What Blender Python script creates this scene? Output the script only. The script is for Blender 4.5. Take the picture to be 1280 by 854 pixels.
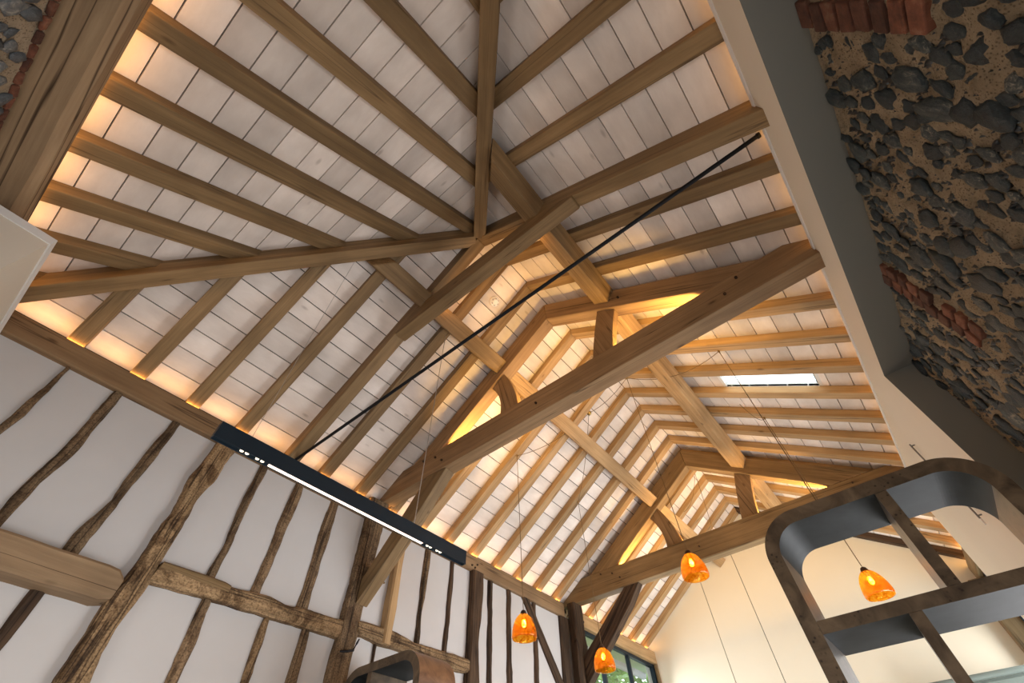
import bpy, bmesh, math, random
import numpy as np
from mathutils import Vector, Matrix, noise

random.seed(7)
for o in list(bpy.data.objects):
    bpy.data.objects.remove(o)
SC = bpy.context.scene
COL = SC.collection

# ------------------------------------------------------------------ camera
U = 2.4            # metres per survey unit (rafters come out at 400 mm centres)
CAMH = 1.5         # camera height above the floor, metres
F = 535.12         # focal length in pixels of the 1280 px wide frame
R = np.array([[0.6358878724916497, -0.7714065385865594, -0.024053395684325612],
              [0.6034626163750435, 0.5163934227581225, -0.6075941931667367],
              [0.48112314874243023, 0.3718464537387095, 0.7938833230306044]])
cam = bpy.data.cameras.new('camera')
cam.sensor_width = 36.0
cam.sensor_fit = 'HORIZONTAL'
cam.lens = F / 1280 * 36.0
cam.clip_start = 0.02
cam.clip_end = 200
camo = bpy.data.objects.new('camera', cam)
COL.objects.link(camo)
camo.matrix_world = Matrix(((R[0, 0], -R[1, 0], -R[2, 0], 0), (R[0, 1], -R[1, 1], -R[2, 1], 0),
                            (R[0, 2], -R[1, 2], -R[2, 2], CAMH), (0, 0, 0, 1)))
SC.camera = camo

# ------------------------------------------------------------------ world, exposure, daylight
SC.view_settings.view_transform = 'Standard'
SC.view_settings.look = 'None'
SC.view_settings.gamma = 1.0
SC.view_settings.use_curve_mapping = False
SC.view_settings.exposure = 0.0
SC.cycles.use_denoising = True
SC.cycles.sample_clamp_indirect = 4.0
SC.cycles.max_bounces = 10
SC.cycles.diffuse_bounces = 5
SC.cycles.transparent_max_bounces = 16
world = bpy.data.worlds.new('world')
SC.world = world
world.use_nodes = True
bg = world.node_tree.nodes['Background']
bg.inputs[0].default_value = (0.80, 0.90, 1.0, 1)
bg.inputs[1].default_value = 3.5


def W(x, y, z):
    return Vector((x * U, y * U, z * U + CAMH))


def area_light(name, loc, direction, sx, sy, watts, color, xdir=None):
    l = bpy.data.lights.new(name, 'AREA')
    l.shape = 'RECTANGLE'
    l.size, l.size_y = sx, sy
    l.energy = watts
    l.color = color
    o = bpy.data.objects.new(name, l)
    COL.objects.link(o)
    z = -Vector(direction).normalized()
    x = Vector(xdir or (1, 0, 0))
    x = (x - z * x.dot(z)).normalized()
    y = z.cross(x)
    o.matrix_world = Matrix(((x.x, y.x, z.x, loc[0]), (x.y, y.y, z.y, loc[1]), (x.z, y.z, z.z, loc[2]), (0, 0, 0, 1)))
    return o


DAY = (0.95, 0.945, 0.97)
# daylight at the garden door, far corner and far window, plus two added fills
area_light('daylight_garden_door', W(1.90, -0.335, -0.22), (0, 1, 0.10), 2.2, 1.9, 135, DAY)
area_light('fill_flint_wall', W(0.10, -0.378, -0.2), (0, 1, 0.12), 1.7, 1.9, 92, DAY)  # fill light added before the solid flint wall to brighten the near bays
area_light('daylight_far_corner', W(2.85, -0.385, 0.12), (-0.25, 1, 0.0), 1.5, 2.8, 80, DAY)
area_light('fill_end_wall', W(-0.47, 0.75, -0.2), (1, 0, 0.05), 1.7, 1.9, 34, DAY, xdir=(0, 1, 0))  # fill light added before the solid end wall, no opening built there
area_light('daylight_far_window', W(2.78, 1.405, 0.45), (0, -1, -0.2), 1.9, 1.9, 50, DAY)

# ------------------------------------------------------------------ pixel helpers (1280 x 854)


def ray(x, y):
    return R.T @ np.array([(x - 640) / F, (y - 427) / F, 1.0])


def atY(p, Y):
    d = ray(*p)
    return d * Y / d[1]


# ------------------------------------------------------------------ materials
def nodes(m):
    m.use_nodes = True
    nt = m.node_tree
    return nt, nt.nodes, nt.links, nt.nodes['Principled BSDF']


def ramp(N, stops):
    r = N.new('ShaderNodeValToRGB')
    e = r.color_ramp.elements
    while len(e) > 1:
        e.remove(e[-1])
    e[0].position, e[0].color = stops[0][0], (*stops[0][1], 1)
    for p, c in stops[1:]:
        a = e.new(p)
        a.color = (*c, 1)
    return r


def noise_node(N, L, vec, scale, detail=4, rough=0.55, dist=0.0):
    n = N.new('ShaderNodeTexNoise')
    n.inputs['Scale'].default_value = scale
    n.inputs['Detail'].default_value = detail
    n.inputs['Roughness'].default_value = rough
    n.inputs['Distortion'].default_value = dist
    L.new(vec, n.inputs['Vector'])
    return n


def mixc(N, L, fac, a, b, mode='MIX'):
    m = N.new('ShaderNodeMix')
    m.data_type = 'RGBA'
    m.blend_type = mode
    for s, v in ((m.inputs[0], fac), (m.inputs[6], a), (m.inputs[7], b)):
        if hasattr(v, 'is_linked'):
            L.new(v, s)
        elif isinstance(v, (tuple, list)):
            s.default_value = (*v, 1)
        else:
            s.default_value = v
    return m.outputs[2]


def object_coords(N, L, scale, offset=37.0):
    """object coordinates, shifted for each object by its random number, then scaled"""
    tc = N.new('ShaderNodeTexCoord')
    oi = N.new('ShaderNodeObjectInfo')
    mul = N.new('ShaderNodeMath')
    mul.operation = 'MULTIPLY'
    mul.inputs[1].default_value = offset
    L.new(oi.outputs['Random'], mul.inputs[0])
    add = N.new('ShaderNodeVectorMath')
    add.operation = 'ADD'
    L.new(tc.outputs['Object'], add.inputs[0])
    L.new(mul.outputs[0], add.inputs[1])
    mp = N.new('ShaderNodeMapping')
    mp.inputs['Scale'].default_value = scale
    L.new(add.outputs[0], mp.inputs[0])
    return mp.outputs[0], add.outputs[0], oi


def wood(name, dark, light, rough=0.6, grain=(0.9, 16, 16), var=0.25, crack=0.0, bump=0.25, knots=True, blotch=None):
    m = bpy.data.materials.new(name)
    nt, N, L, P = nodes(m)
    vec, raw, oi = object_coords(N, L, grain)
    g = noise_node(N, L, vec, 1.6, 6, 0.65, 0.15)
    cr_ = ramp(N, [(0.30, dark), (0.52, tuple((a + b) / 2 for a, b in zip(dark, light))), (0.72, light)])
    L.new(g.outputs['Fac'], cr_.inputs[0])
    col = cr_.outputs[0]
    # broad tone drift along the stick
    b = noise_node(N, L, raw, 1.7, 3, 0.5)
    br = ramp(N, [(0.32, (0.74, 0.72, 0.70)), (0.68, (1.16, 1.14, 1.12))])
    L.new(b.outputs['Fac'], br.inputs[0])
    col = mixc(N, L, 0.8, col, br.outputs[0], 'MULTIPLY')
    if knots:
        mp = N.new('ShaderNodeMapping')
        mp.inputs['Scale'].default_value = (2.2, 5.5, 5.5)
        L.new(raw, mp.inputs[0])
        v = N.new('ShaderNodeTexVoronoi')
        v.inputs['Scale'].default_value = 1.0
        L.new(mp.outputs[0], v.inputs['Vector'])
        kr = ramp(N, [(0.03, (0.34, 0.29, 0.25)), (0.09, (1, 1, 1))])
        L.new(v.outputs['Distance'], kr.inputs[0])
        col = mixc(N, L, 0.75 if rough != 0.7 else 0.4, col, kr.outputs[0], 'MULTIPLY')
    if blotch:
        bn = noise_node(N, L, raw, 5.5, 5, 0.65, 0.8)
        bl = ramp(N, [(0.50, (1, 1, 1)), (0.60, blotch)])
        L.new(bn.outputs['Fac'], bl.inputs[0])
        col = mixc(N, L, 0.85, col, bl.outputs[0], 'MULTIPLY')
        sp = noise_node(N, L, raw, 95, 3, 0.6)
        sr = ramp(N, [(0.36, (0.42, 0.38, 0.34)), (0.52, (1, 1, 1)), (0.72, (1.3, 1.28, 1.25))])
        L.new(sp.outputs['Fac'], sr.inputs[0])
        col = mixc(N, L, 0.8, col, sr.outputs[0], 'MULTIPLY')
    hgt = g.outputs['Fac']
    if crack > 0:
        mp2 = N.new('ShaderNodeMapping')
        mp2.inputs['Scale'].default_value = (0.16, 8, 8)
        L.new(raw, mp2.inputs[0])
        c = noise_node(N, L, mp2.outputs[0], 1.3, 3, 0.45, 0.0)
        w_ = 0.012 * crack + 0.006
        ck = ramp(N, [(0.5 - w_, (1, 1, 1)), (0.5, (0.16, 0.13, 0.11)), (0.5 + w_, (1, 1, 1))])
        L.new(c.outputs['Fac'], ck.inputs[0])
        col = mixc(N, L, min(1.0, 0.5 + crack * 0.5), col, ck.outputs[0], 'MULTIPLY')
    # every stick its own tone
    rr = ramp(N, [(0.0, (1 - var, 1 - var, 1 - var)), (1.0, (1 + var, 1 + var * 0.95, 1 + var * 0.9))])
    L.new(oi.outputs['Random'], rr.inputs[0])
    col = mixc(N, L, 1.0, col, rr.outputs[0], 'MULTIPLY')
    L.new(col, P.inputs['Base Color'])
    P.inputs['Roughness'].default_value = rough
    P.inputs['Specular IOR Level'].default_value = 0.25
    bm_ = N.new('ShaderNodeBump')
    bm_.inputs['Strength'].default_value = bump
    bm_.inputs['Distance'].default_value = 0.006
    L.new(hgt, bm_.inputs['Height'])
    L.new(bm_.outputs[0], P.inputs['Normal'])
    return m


def plain(name, col, rough=0.6, metal=0.0, spec=0.3, var=0.0, nscale=3.0, bump=0.0, bscale=60.0):
    m = bpy.data.materials.new(name)
    nt, N, L, P = nodes(m)
    tc = N.new('ShaderNodeTexCoord')
    n = noise_node(N, L, tc.outputs['Object'], nscale, 4, 0.6)
    r = ramp(N, [(0.3, tuple(c * (1 - var) for c in col)), (0.7, tuple(c * (1 + var) for c in col))])
    L.new(n.outputs['Fac'], r.inputs[0])
    L.new(r.outputs[0], P.inputs['Base Color'])
    P.inputs['Roughness'].default_value = rough
    P.inputs['Metallic'].default_value = metal
    P.inputs['Specular IOR Level'].default_value = spec
    if bump:
        n2 = noise_node(N, L, tc.outputs['Object'], bscale, 4, 0.6)
        b = N.new('ShaderNodeBump')
        b.inputs['Strength'].default_value = bump
        b.inputs['Distance'].default_value = 0.004
        L.new(n2.outputs['Fac'], b.inputs['Height'])
        L.new(b.outputs[0], P.inputs['Normal'])
    return m


def emit(name, col, strength):
    m = bpy.data.materials.new(name)
    nt, N, L, P = nodes(m)
    P.inputs['Base Color'].default_value = (*col, 1)
    P.inputs['Emission Color'].default_value = (*col, 1)
    P.inputs['Emission Strength'].default_value = strength
    return m


M = {}
M['oak'] = wood('new_oak', (0.165, 0.105, 0.049), (0.31, 0.205, 0.100), 0.62, (0.8, 15, 15), 0.14, 0.25, 0.2)
M['oak_pale'] = wood('pale_oak', (0.31, 0.195, 0.092), (0.50, 0.335, 0.172), 0.62, (0.8, 15, 15), 0.10, 0.3, 0.2)
M['oak_brown'] = wood('plate_oak', (0.19, 0.115, 0.058), (0.33, 0.215, 0.115), 0.65, (0.7, 13, 13), 0.10, 0.5, 0.3)
M['oak_split'] = wood('split_oak', (0.23, 0.150, 0.085), (0.40, 0.28, 0.165), 0.7, (0.6, 11, 11), 0.05, 1.2, 0.35)
M['old'] = wood('old_oak', (0.075, 0.048, 0.026), (0.30, 0.205, 0.118), 0.8, (1.6, 22, 22), 0.22, 1.2, 0.9, True, (0.45, 0.40, 0.36))
M['old_pale'] = wood('old_pale_oak', (0.16, 0.10, 0.050), (0.42, 0.29, 0.160), 0.8, (1.4, 18, 18), 0.15, 1.0, 0.8, True, (0.36, 0.31, 0.26))
M['old_dark'] = wood('old_dark_oak', (0.022, 0.013, 0.008), (0.105, 0.062, 0.034), 0.75, (1.5, 20, 20), 0.15, 1.0, 0.8)
M['board'] = wood('limed_board', (0.74, 0.665, 0.61), (0.85, 0.785, 0.73), 0.7, (2.6, 7, 7), 0.12, 0.0, 0.06, True)
M['plaster'] = plain('white_plaster', (0.535, 0.515, 0.50), 0.9, 0, 0.15, 0.03, 2.5, 0.12, 25)
M['paint'] = plain('white_paint', (0.72, 0.645, 0.535), 0.85, 0, 0.2, 0.015, 2.0)
M['soffit_grey'] = plain('soffit_grey', (0.21, 0.21, 0.188), 0.85, 0, 0.2, 0.015, 2.0)  # even darker grey for the boxing's underside and end face
M['cream'] = plain('cream_panel', (0.74, 0.66, 0.515), 0.7, 0, 0.25, 0.015, 2.0)
M['bead'] = plain('white_bead', (0.80, 0.78, 0.75), 0.6, 0, 0.3)
M['felt'] = plain('dark_felt', (0.018, 0.014, 0.012), 0.95, 0, 0.05)
M['floor'] = plain('limestone_floor', (0.19, 0.155, 0.12), 0.6, 0, 0.3, 0.08, 1.5)
M['black'] = plain('black_metal', (0.006, 0.007, 0.009), 0.5, 0.0, 0.2, 0.1)
M['blue_black'] = plain('blue_black_frame', (0.010, 0.018, 0.026), 0.45, 0.0, 0.25, 0.1)
M['iron'] = plain('wrought_iron', (0.018, 0.018, 0.020), 0.6, 0.5, 0.4, 0.2)
M['brass'] = plain('aged_brass', (0.40, 0.28, 0.10), 0.35, 0.9, 0.5, 0.1)
M['cord'] = plain('brown_cord', (0.16, 0.105, 0.05), 0.7, 0, 0.2)
M['wire'] = plain('steel_wire', (0.50, 0.48, 0.46), 0.35, 0.7, 0.5)
M['white_plastic'] = plain('white_plastic', (0.82, 0.80, 0.78), 0.45, 0, 0.4)
M['grey_plastic'] = plain('grey_plastic', (0.30, 0.29, 0.28), 0.5, 0, 0.3)
M['grey_metal'] = plain('grey_metal', (0.23, 0.22, 0.21), 0.4, 0.4, 0.4)
M['sage'] = plain('sage_cabinet', (0.13, 0.155, 0.135), 0.45, 0, 0.4, 0.04)
M['led_white'] = emit('led_diffuser', (1.0, 0.78, 0.62), 2.2)
M['led_amber'] = emit('led_amber', (1.0, 0.55, 0.16), 1.2)
M['spot'] = emit('spot_lens', (1.0, 0.86, 0.66), 1.6)
M['bulb'] = emit('bulb_glass', (1.0, 0.76, 0.40), 60.0)
M['leaf'] = plain('leaf', (0.14, 0.27, 0.05), 0.5, 0, 0.3, 0.5, 4.0)
M['bark'] = plain('bark', (0.10, 0.075, 0.05), 0.9, 0, 0.1, 0.3, 8.0)
M['eaves'] = plain('eaves_board', (0.30, 0.36, 0.22), 0.7, 0, 0.2, 0.05)
M['lawn'] = plain('lawn', (0.10, 0.17, 0.05), 0.9, 0, 0.1, 0.3, 3.0)


def mortar_mat(name, a, b):
    m = bpy.data.materials.new(name)
    nt, N, L, P = nodes(m)
    tc = N.new('ShaderNodeTexCoord')
    n = noise_node(N, L, tc.outputs['Object'], 7, 6, 0.65)
    r = ramp(N, [(0.3, a), (0.65, b)])
    L.new(n.outputs['Fac'], r.inputs[0])
    v = N.new('ShaderNodeTexVoronoi')
    v.inputs['Scale'].default_value = 95
    L.new(tc.outputs['Object'], v.inputs['Vector'])
    vr = ramp(N, [(0.14, (0.40, 0.38, 0.36)), (0.42, (1, 1, 1))])
    L.new(v.outputs['Distance'], vr.inputs[0])
    n3 = noise_node(N, L, tc.outputs['Object'], 22, 3, 0.5)
    mr = ramp(N, [(0.36, (0, 0, 0)), (0.52, (1, 1, 1))])
    L.new(n3.outputs['Fac'], mr.inputs[0])
    c = mixc(N, L, mr.outputs[0], r.outputs[0], mixc(N, L, 1.0, r.outputs[0], vr.outputs[0], 'MULTIPLY'))
    L.new(c, P.inputs['Base Color'])
    P.inputs['Roughness'].default_value = 0.95
    P.inputs['Specular IOR Level'].default_value = 0.1
    n2 = noise_node(N, L, tc.outputs['Object'], 70, 5, 0.7)
    bp = N.new('ShaderNodeBump')
    bp.inputs['Strength'].default_value = 0.9
    bp.inputs['Distance'].default_value = 0.012
    L.new(n2.outputs['Fac'], bp.inputs['Height'])
    L.new(bp.outputs[0], P.inputs['Normal'])
    return m


M['mortar'] = mortar_mat('lime_mortar', (0.17, 0.130, 0.082), (0.35, 0.275, 0.185))
M['mortar_pale'] = mortar_mat('pale_lime_mortar', (0.36, 0.28, 0.19), (0.52, 0.42, 0.30))


def flint_mat(name, tones):
    m = bpy.data.materials.new(name)
    nt, N, L, P = nodes(m)
    vec, raw, oi = object_coords(N, L, (1, 1, 1), 61.0)
    n = noise_node(N, L, vec, 1.9, 6, 0.7, 0.9)
    r = ramp(N, [(0.28, tones[0]), (0.50, tones[1]), (0.66, tones[2]), (0.76, tones[3])])
    r2 = N.new('ShaderNodeMath')
    r2.operation = 'MULTIPLY_ADD'
    L.new(oi.outputs['Random'], r2.inputs[0])
    r2.inputs[1].default_value = 0.26
    r2.inputs[2].default_value = -0.12
    ad = N.new('ShaderNodeMath')
    L.new(n.outputs['Fac'], ad.inputs[0])
    L.new(r2.outputs[0], ad.inputs[1])
    L.new(ad.outputs[0], r.inputs[0])
    L.new(r.outputs[0], P.inputs['Base Color'])
    P.inputs['Roughness'].default_value = 0.38
    fb = noise_node(N, L, vec, 6.0, 5, 0.7, 0.5)
    bb = N.new('ShaderNodeBump')
    bb.inputs['Strength'].default_value = 0.7
    bb.inputs['Distance'].default_value = 0.010
    L.new(fb.outputs['Fac'], bb.inputs['Height'])
    L.new(bb.outputs[0], P.inputs['Normal'])
    P.inputs['Specular IOR Level'].default_value = 0.5
    return m


M['flint'] = flint_mat('knapped_flint', ((0.006, 0.012, 0.016), (0.018, 0.032, 0.038), (0.060, 0.072, 0.070), (0.26, 0.24, 0.19)))
M['flint_pale'] = flint_mat('pale_flint', ((0.06, 0.075, 0.09), (0.13, 0.15, 0.165), (0.23, 0.24, 0.235), (0.42, 0.40, 0.36)))


M['chip'] = flint_mat('flint_chip', ((0.010, 0.013, 0.015), (0.035, 0.040, 0.040), (0.14, 0.115, 0.08), (0.34, 0.28, 0.20)))


def brick_mat():
    m = bpy.data.materials.new('red_brick')
    nt, N, L, P = nodes(m)
    vec, raw, oi = object_coords(N, L, (1, 1, 1), 51.0)
    n = noise_node(N, L, vec, 14, 5, 0.7)
    r = ramp(N, [(0.3, (0.075, 0.030, 0.018)), (0.55, (0.18, 0.066, 0.036)), (0.75, (0.26, 0.16, 0.10))])
    L.new(n.outputs['Fac'], r.inputs[0])
    rr = ramp(N, [(0, (0.45, 0.5, 0.55)), (1, (1.15, 1.1, 1.05))])
    L.new(oi.outputs['Random'], rr.inputs[0])
    c = mixc(N, L, 1.0, r.outputs[0], rr.outputs[0], 'MULTIPLY')
    L.new(c, P.inputs['Base Color'])
    P.inputs['Roughness'].default_value = 0.9
    b = N.new('ShaderNodeBump')
    b.inputs['Strength'].default_value = 0.7
    b.inputs['Distance'].default_value = 0.006
    L.new(n.outputs['Fac'], b.inputs['Height'])
    L.new(b.outputs[0], P.inputs['Normal'])
    return m


M['brick'] = brick_mat()


def burl_mat(name, dark, light, rough):
    m = bpy.data.materials.new(name)
    nt, N, L, P = nodes(m)
    tc = N.new('ShaderNodeTexCoord')
    n = noise_node(N, L, tc.outputs['Object'], 6.5, 6, 0.62, 1.6)
    r = ramp(N, [(0.30, dark), (0.70, light)])
    L.new(n.outputs['Fac'], r.inputs[0])
    v = N.new('ShaderNodeTexVoronoi')
    v.inputs['Scale'].default_value = 52
    L.new(tc.outputs['Object'], v.inputs['Vector'])
    vr = ramp(N, [(0.14, (0.22, 0.20, 0.20)), (0.30, (1, 1, 1))])
    L.new(v.outputs['Distance'], vr.inputs[0])
    n3 = noise_node(N, L, tc.outputs['Object'], 5.0, 3, 0.5)
    mr = ramp(N, [(0.50, (0, 0, 0)), (0.60, (1, 1, 1))])
    L.new(n3.outputs['Fac'], mr.inputs[0])
    c = mixc(N, L, mr.outputs[0], r.outputs[0], mixc(N, L, 1.0, r.outputs[0], vr.outputs[0], 'MULTIPLY'))
    L.new(c, P.inputs['Base Color'])
    P.inputs['Roughness'].default_value = rough
    P.inputs['Specular IOR Level'].default_value = 0.4
    return m


M['burl'] = burl_mat('burl_veneer', (0.040, 0.027, 0.017), (0.150, 0.105, 0.064), 0.38)
M['burl_red'] = burl_mat('burl_veneer_red', (0.105, 0.050, 0.026), (0.25, 0.130, 0.065), 0.40)  # redder, lighter burl for the outer faces of the wall-side shelf unit
M['patina'] = plain('patinated_metal', (0.026, 0.029, 0.030), 0.55, 0.0, 0.10, 0.45, 4.0)


def facing_fac(N, L, lo, hi, power=4.0):
    lw = N.new('ShaderNodeLayerWeight')
    lw.inputs[0].default_value = 0.5
    p = N.new('ShaderNodeMath')
    p.operation = 'POWER'
    L.new(lw.outputs['Facing'], p.inputs[0])
    p.inputs[1].default_value = power
    q = N.new('ShaderNodeMath')
    q.operation = 'MULTIPLY_ADD'
    L.new(p.outputs[0], q.inputs[0])
    q.inputs[1].default_value = hi - lo
    q.inputs[2].default_value = lo
    return q.outputs[0]


def glass_mat():
    m = bpy.data.materials.new('window_glass')
    nt, N, L, P = nodes(m)
    N.remove(P)
    t = N.new('ShaderNodeBsdfTransparent')
    t.inputs[0].default_value = (0.95, 0.97, 0.95, 1)
    g = N.new('ShaderNodeBsdfGlossy')
    g.inputs['Roughness'].default_value = 0.02
    mx = N.new('ShaderNodeMixShader')
    L.new(facing_fac(N, L, 0.04, 0.5), mx.inputs[0])
    L.new(t.outputs[0], mx.inputs[1])
    L.new(g.outputs[0], mx.inputs[2])
    L.new(mx.outputs[0], N['Material Output'].inputs[0])
    return m


M['glass'] = glass_mat()


def amber_mat():
    m = bpy.data.materials.new('amber_glass')
    nt, N, L, P = nodes(m)
    N.remove(P)
    tc = N.new('ShaderNodeTexCoord')
    v = noise_node(N, L, tc.outputs['Object'], 42, 3, 0.6, 0.8)
    r = ramp(N, [(0.36, (0.80, 0.38, 0.04)), (0.50, (0.98, 0.62, 0.12)), (0.66, (1.0, 0.80, 0.30))])
    L.new(v.outputs['Fac'], r.inputs[0])
    t = N.new('ShaderNodeBsdfTransparent')
    L.new(r.outputs[0], t.inputs[0])
    tr = N.new('ShaderNodeBsdfTranslucent')
    tr.inputs[0].default_value = (1.0, 0.50, 0.07, 1)
    a = N.new('ShaderNodeMixShader')
    a.inputs[0].default_value = 0.18
    L.new(t.outputs[0], a.inputs[1])
    L.new(tr.outputs[0], a.inputs[2])
    b = N.new('ShaderNodeBump')
    b.inputs['Strength'].default_value = 0.5
    b.inputs['Distance'].default_value = 0.005
    L.new(v.outputs['Fac'], b.inputs['Height'])
    g = N.new('ShaderNodeBsdfGlossy')
    g.inputs['Roughness'].default_value = 0.06
    g.inputs[0].default_value = (1.0, 0.85, 0.6, 1)
    L.new(b.outputs[0], g.inputs['Normal'])
    mx = N.new('ShaderNodeMixShader')
    L.new(facing_fac(N, L, 0.05, 0.35), mx.inputs[0])
    L.new(a.outputs[0], mx.inputs[1])
    L.new(g.outputs[0], mx.inputs[2])
    L.new(mx.outputs[0], N['Material Output'].inputs[0])
    return m


M['amber'] = amber_mat()

# ------------------------------------------------------------------ object helpers


def tag(o, label=None, cat=None, group=None, kind=None):
    if label:
        o['label'] = label
    if cat:
        o['category'] = cat
    if group:
        o['group'] = group
    if kind:
        o['kind'] = kind
    return o


def frame_at(origin, xdir, zhint=(0, 0, 1)):
    x = Vector(xdir).normalized()
    z = Vector(zhint)
    z = z - x * z.dot(x)
    if z.length < 1e-6:
        z = Vector((0, 1, 0)) - x * x.y
    z.normalize()
    y = z.cross(x)
    o = Vector(origin)
    return Matrix(((x.x, y.x, z.x, o.x), (x.y, y.y, z.y, o.y), (x.z, y.z, z.z, o.z), (0, 0, 0, 1)))


def place(o, parent, basis):
    o.matrix_basis = basis
    if parent is not None:
        o.parent = parent
        o.matrix_parent_inverse = Matrix(parent['_wm_inv']) if '_wm_inv' in parent else WORLD_INV[parent.name]


WORLD_INV = {}


def add(name, verts, faces, mats, parent=None, frame=None, smooth=False, fm=None, bevel=0.0, fix=True):
    """verts are world metres; the mesh is stored in the local frame (x along the grain)"""
    if not isinstance(mats, (list, tuple)):
        mats = [mats]
    if frame is None:
        c = sum((Vector(v) for v in verts), Vector()) / len(verts)
        frame = Matrix.Translation(c)
    inv = frame.inverted()
    me = bpy.data.meshes.new(name)
    me.from_pydata([inv @ Vector(v) for v in verts], [], faces)
    for m in mats:
        me.materials.append(M[m] if isinstance(m, str) else m)
    if fm:
        for p, i in zip(me.polygons, fm):
            p.material_index = i
    if fix:
        b = bmesh.new()
        b.from_mesh(me)
        bmesh.ops.recalc_face_normals(b, faces=b.faces)
        b.to_mesh(me)
        b.free()
    if smooth:
        for p in me.polygons:
            p.use_smooth = True
    me.update()
    o = bpy.data.objects.new(name, me)
    COL.objects.link(o)
    o.matrix_basis = frame
    WORLD_INV[o.name] = inv
    if parent is not None:
        o.parent = parent
        o.matrix_parent_inverse = WORLD_INV[parent.name]
    if bevel:
        bv = o.modifiers.new('bevel', 'BEVEL')
        bv.width = bevel
        bv.segments = 2
        bv.limit_method = 'ANGLE'
        bv.angle_limit = math.radians(35)
    return o


def empty(name, loc):
    o = bpy.data.objects.new(name, None)
    COL.objects.link(o)
    o.empty_display_size = 0.1
    o.matrix_basis = Matrix.Translation(loc)
    WORLD_INV[o.name] = Matrix.Translation(-Vector(loc))
    return o


def prism(poly, vec):
    """closed polygon (world points) swept by vec"""
    n = len(poly)
    p = [Vector(v) for v in poly]
    vs = p + [v + Vector(vec) for v in p]
    fs = [tuple(range(n)), tuple(range(2 * n - 1, n - 1, -1))]
    for i in range(n):
        j = (i + 1) % n
        fs.append((i, j, n + j, n + i))
    return vs, fs


def box(x0, x1, y0, y1, z0, z1):
    """box in survey units -> world verts, faces"""
    return prism([W(x0, y0, z0), W(x1, y0, z0), W(x1, y1, z0), W(x0, y1, z0)], (0, 0, (z1 - z0) * U))


def join(*parts):
    vs, fs = [], []
    for v, f in parts:
        k = len(vs)
        vs += list(v)
        fs += [tuple(i + k for i in q) for q in f]
    return vs, fs


def tube(pts, r, seg=8, cap=True):
    pts = [Vector(p) for p in pts]
    vs, fs = [], []
    up = Vector((0, 0, 1))
    for i, p in enumerate(pts):
        t = (pts[min(i + 1, len(pts) - 1)] - pts[max(i - 1, 0)]).normalized()
        a = t.cross(up if abs(t.z) < 0.9 else Vector((1, 0, 0))).normalized()
        b = t.cross(a)
        rr = r[i] if isinstance(r, (list, tuple)) else r
        for k in range(seg):
            w = 2 * math.pi * k / seg
            vs.append(p + a * (rr * math.cos(w)) + b * (rr * math.sin(w)))
    for i in range(len(pts) - 1):
        for k in range(seg):
            l = (k + 1) % seg
            fs.append((i * seg + k, i * seg + l, (i + 1) * seg + l, (i + 1) * seg + k))
    if cap:
        fs.append(tuple(range(seg)))
        fs.append(tuple(range(len(pts) * seg - 1, (len(pts) - 1) * seg - 1, -1)))
    return vs, fs


def lathe(c, prof, seg=28, closed_top=True):
    """profile of (radius, z) around a vertical axis at world point c"""
    vs, fs = [], []
    for r, z in prof:
        for k in range(seg):
            w = 2 * math.pi * k / seg
            vs.append(Vector(c) + Vector((r * math.cos(w), r * math.sin(w), z)))
    for i in range(len(prof) - 1):
        for k in range(seg):
            l = (k + 1) % seg
            fs.append((i * seg + k, i * seg + l, (i + 1) * seg + l, (i + 1) * seg + k))
    return vs, fs


# ------------------------------------------------------------------ roof geometry (survey units)
C = 0.51           # ridge
K = 0.6723         # slope of all three roof planes
ZR = 1.595         # underside of the rafters at the ridge
DZ = 0.040         # rafter depth, plumb
XH = 0.48          # hip apex
XF = 3.23          # far wall
CS = math.sqrt(1 + K * K)


def und(y):
    return ZR - K * abs(y - C)


def undh(x):
    return ZR - K * (XH - x)


# ------------------------------------------------------------------ the room shell
# ceiling felt above the boards
T = DZ + 0.016


def cp(y):
    return und(y) + T


yl, yr = 1.50, -0.50
hl = XH - (yl - C)
hr = XH - (C - yr)
he = min(hl, hr)
th = 0.02
cv = [W(XH, C, ZR + T), W(XF + .02, C, ZR + T), W(XF + .02, yl, cp(yl)), W(hl, yl, cp(yl)), W(XF + .02, yr, cp(yr)), W(hr, yr, cp(yr))]
ceil = add('ceiling', cv, [(0, 1, 2, 3), (0, 5, 4, 1), (0, 3, 5)], 'felt', frame=Matrix.Translation(W(0, 0, 1.6)), fix=False)
tag(ceil, 'dark roofing felt behind the limed ceiling boards', kind='structure')

SKY = (1.489, 1.613, 0.528, 0.866)     # rooflight: x0, x1, distance down the slope
GAP = 0.0016
BT = 0.009


def board(side, s0, s1, a0, a1, b0, b1):
    """one board of a slope: s along the slope from the ridge; (a0,b0) ends on the upper edge, (a1,b1) on the lower edge"""
    def pt(s, a):
        if side == 'L':
            return W(a, C + s / CS, ZR + DZ - K * s / CS)
        if side == 'R':
            return W(a, C - s / CS, ZR + DZ - K * s / CS)
        return W(XH - s / CS, a, ZR + DZ - K * s / CS)
    poly = [pt(s0, a0), pt(s0, b0), pt(s1, b1), pt(s1, a1)]
    nrm = (poly[1] - poly[0]).cross(poly[3] - poly[0])
    if nrm.length < 1e-9:
        nrm = (poly[2] - poly[3]).cross(poly[0] - poly[3])
    nrm.normalize()
    if nrm.z < 0:
        nrm = -nrm
    vs, fs = prism(poly, nrm * (BT * U))
    xd = (1, 0, 0) if side != 'H' else (0, 1, 0)
    c = sum(poly, Vector()) / 4
    return add('board', vs, fs, 'board', parent=ceil, frame=frame_at(c, xd, nrm))


XK = [-0.223 + 0.1669 * k for k in range(21)]
RW = 0.043


def hip_x(s):
    return XH - s / CS


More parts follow.
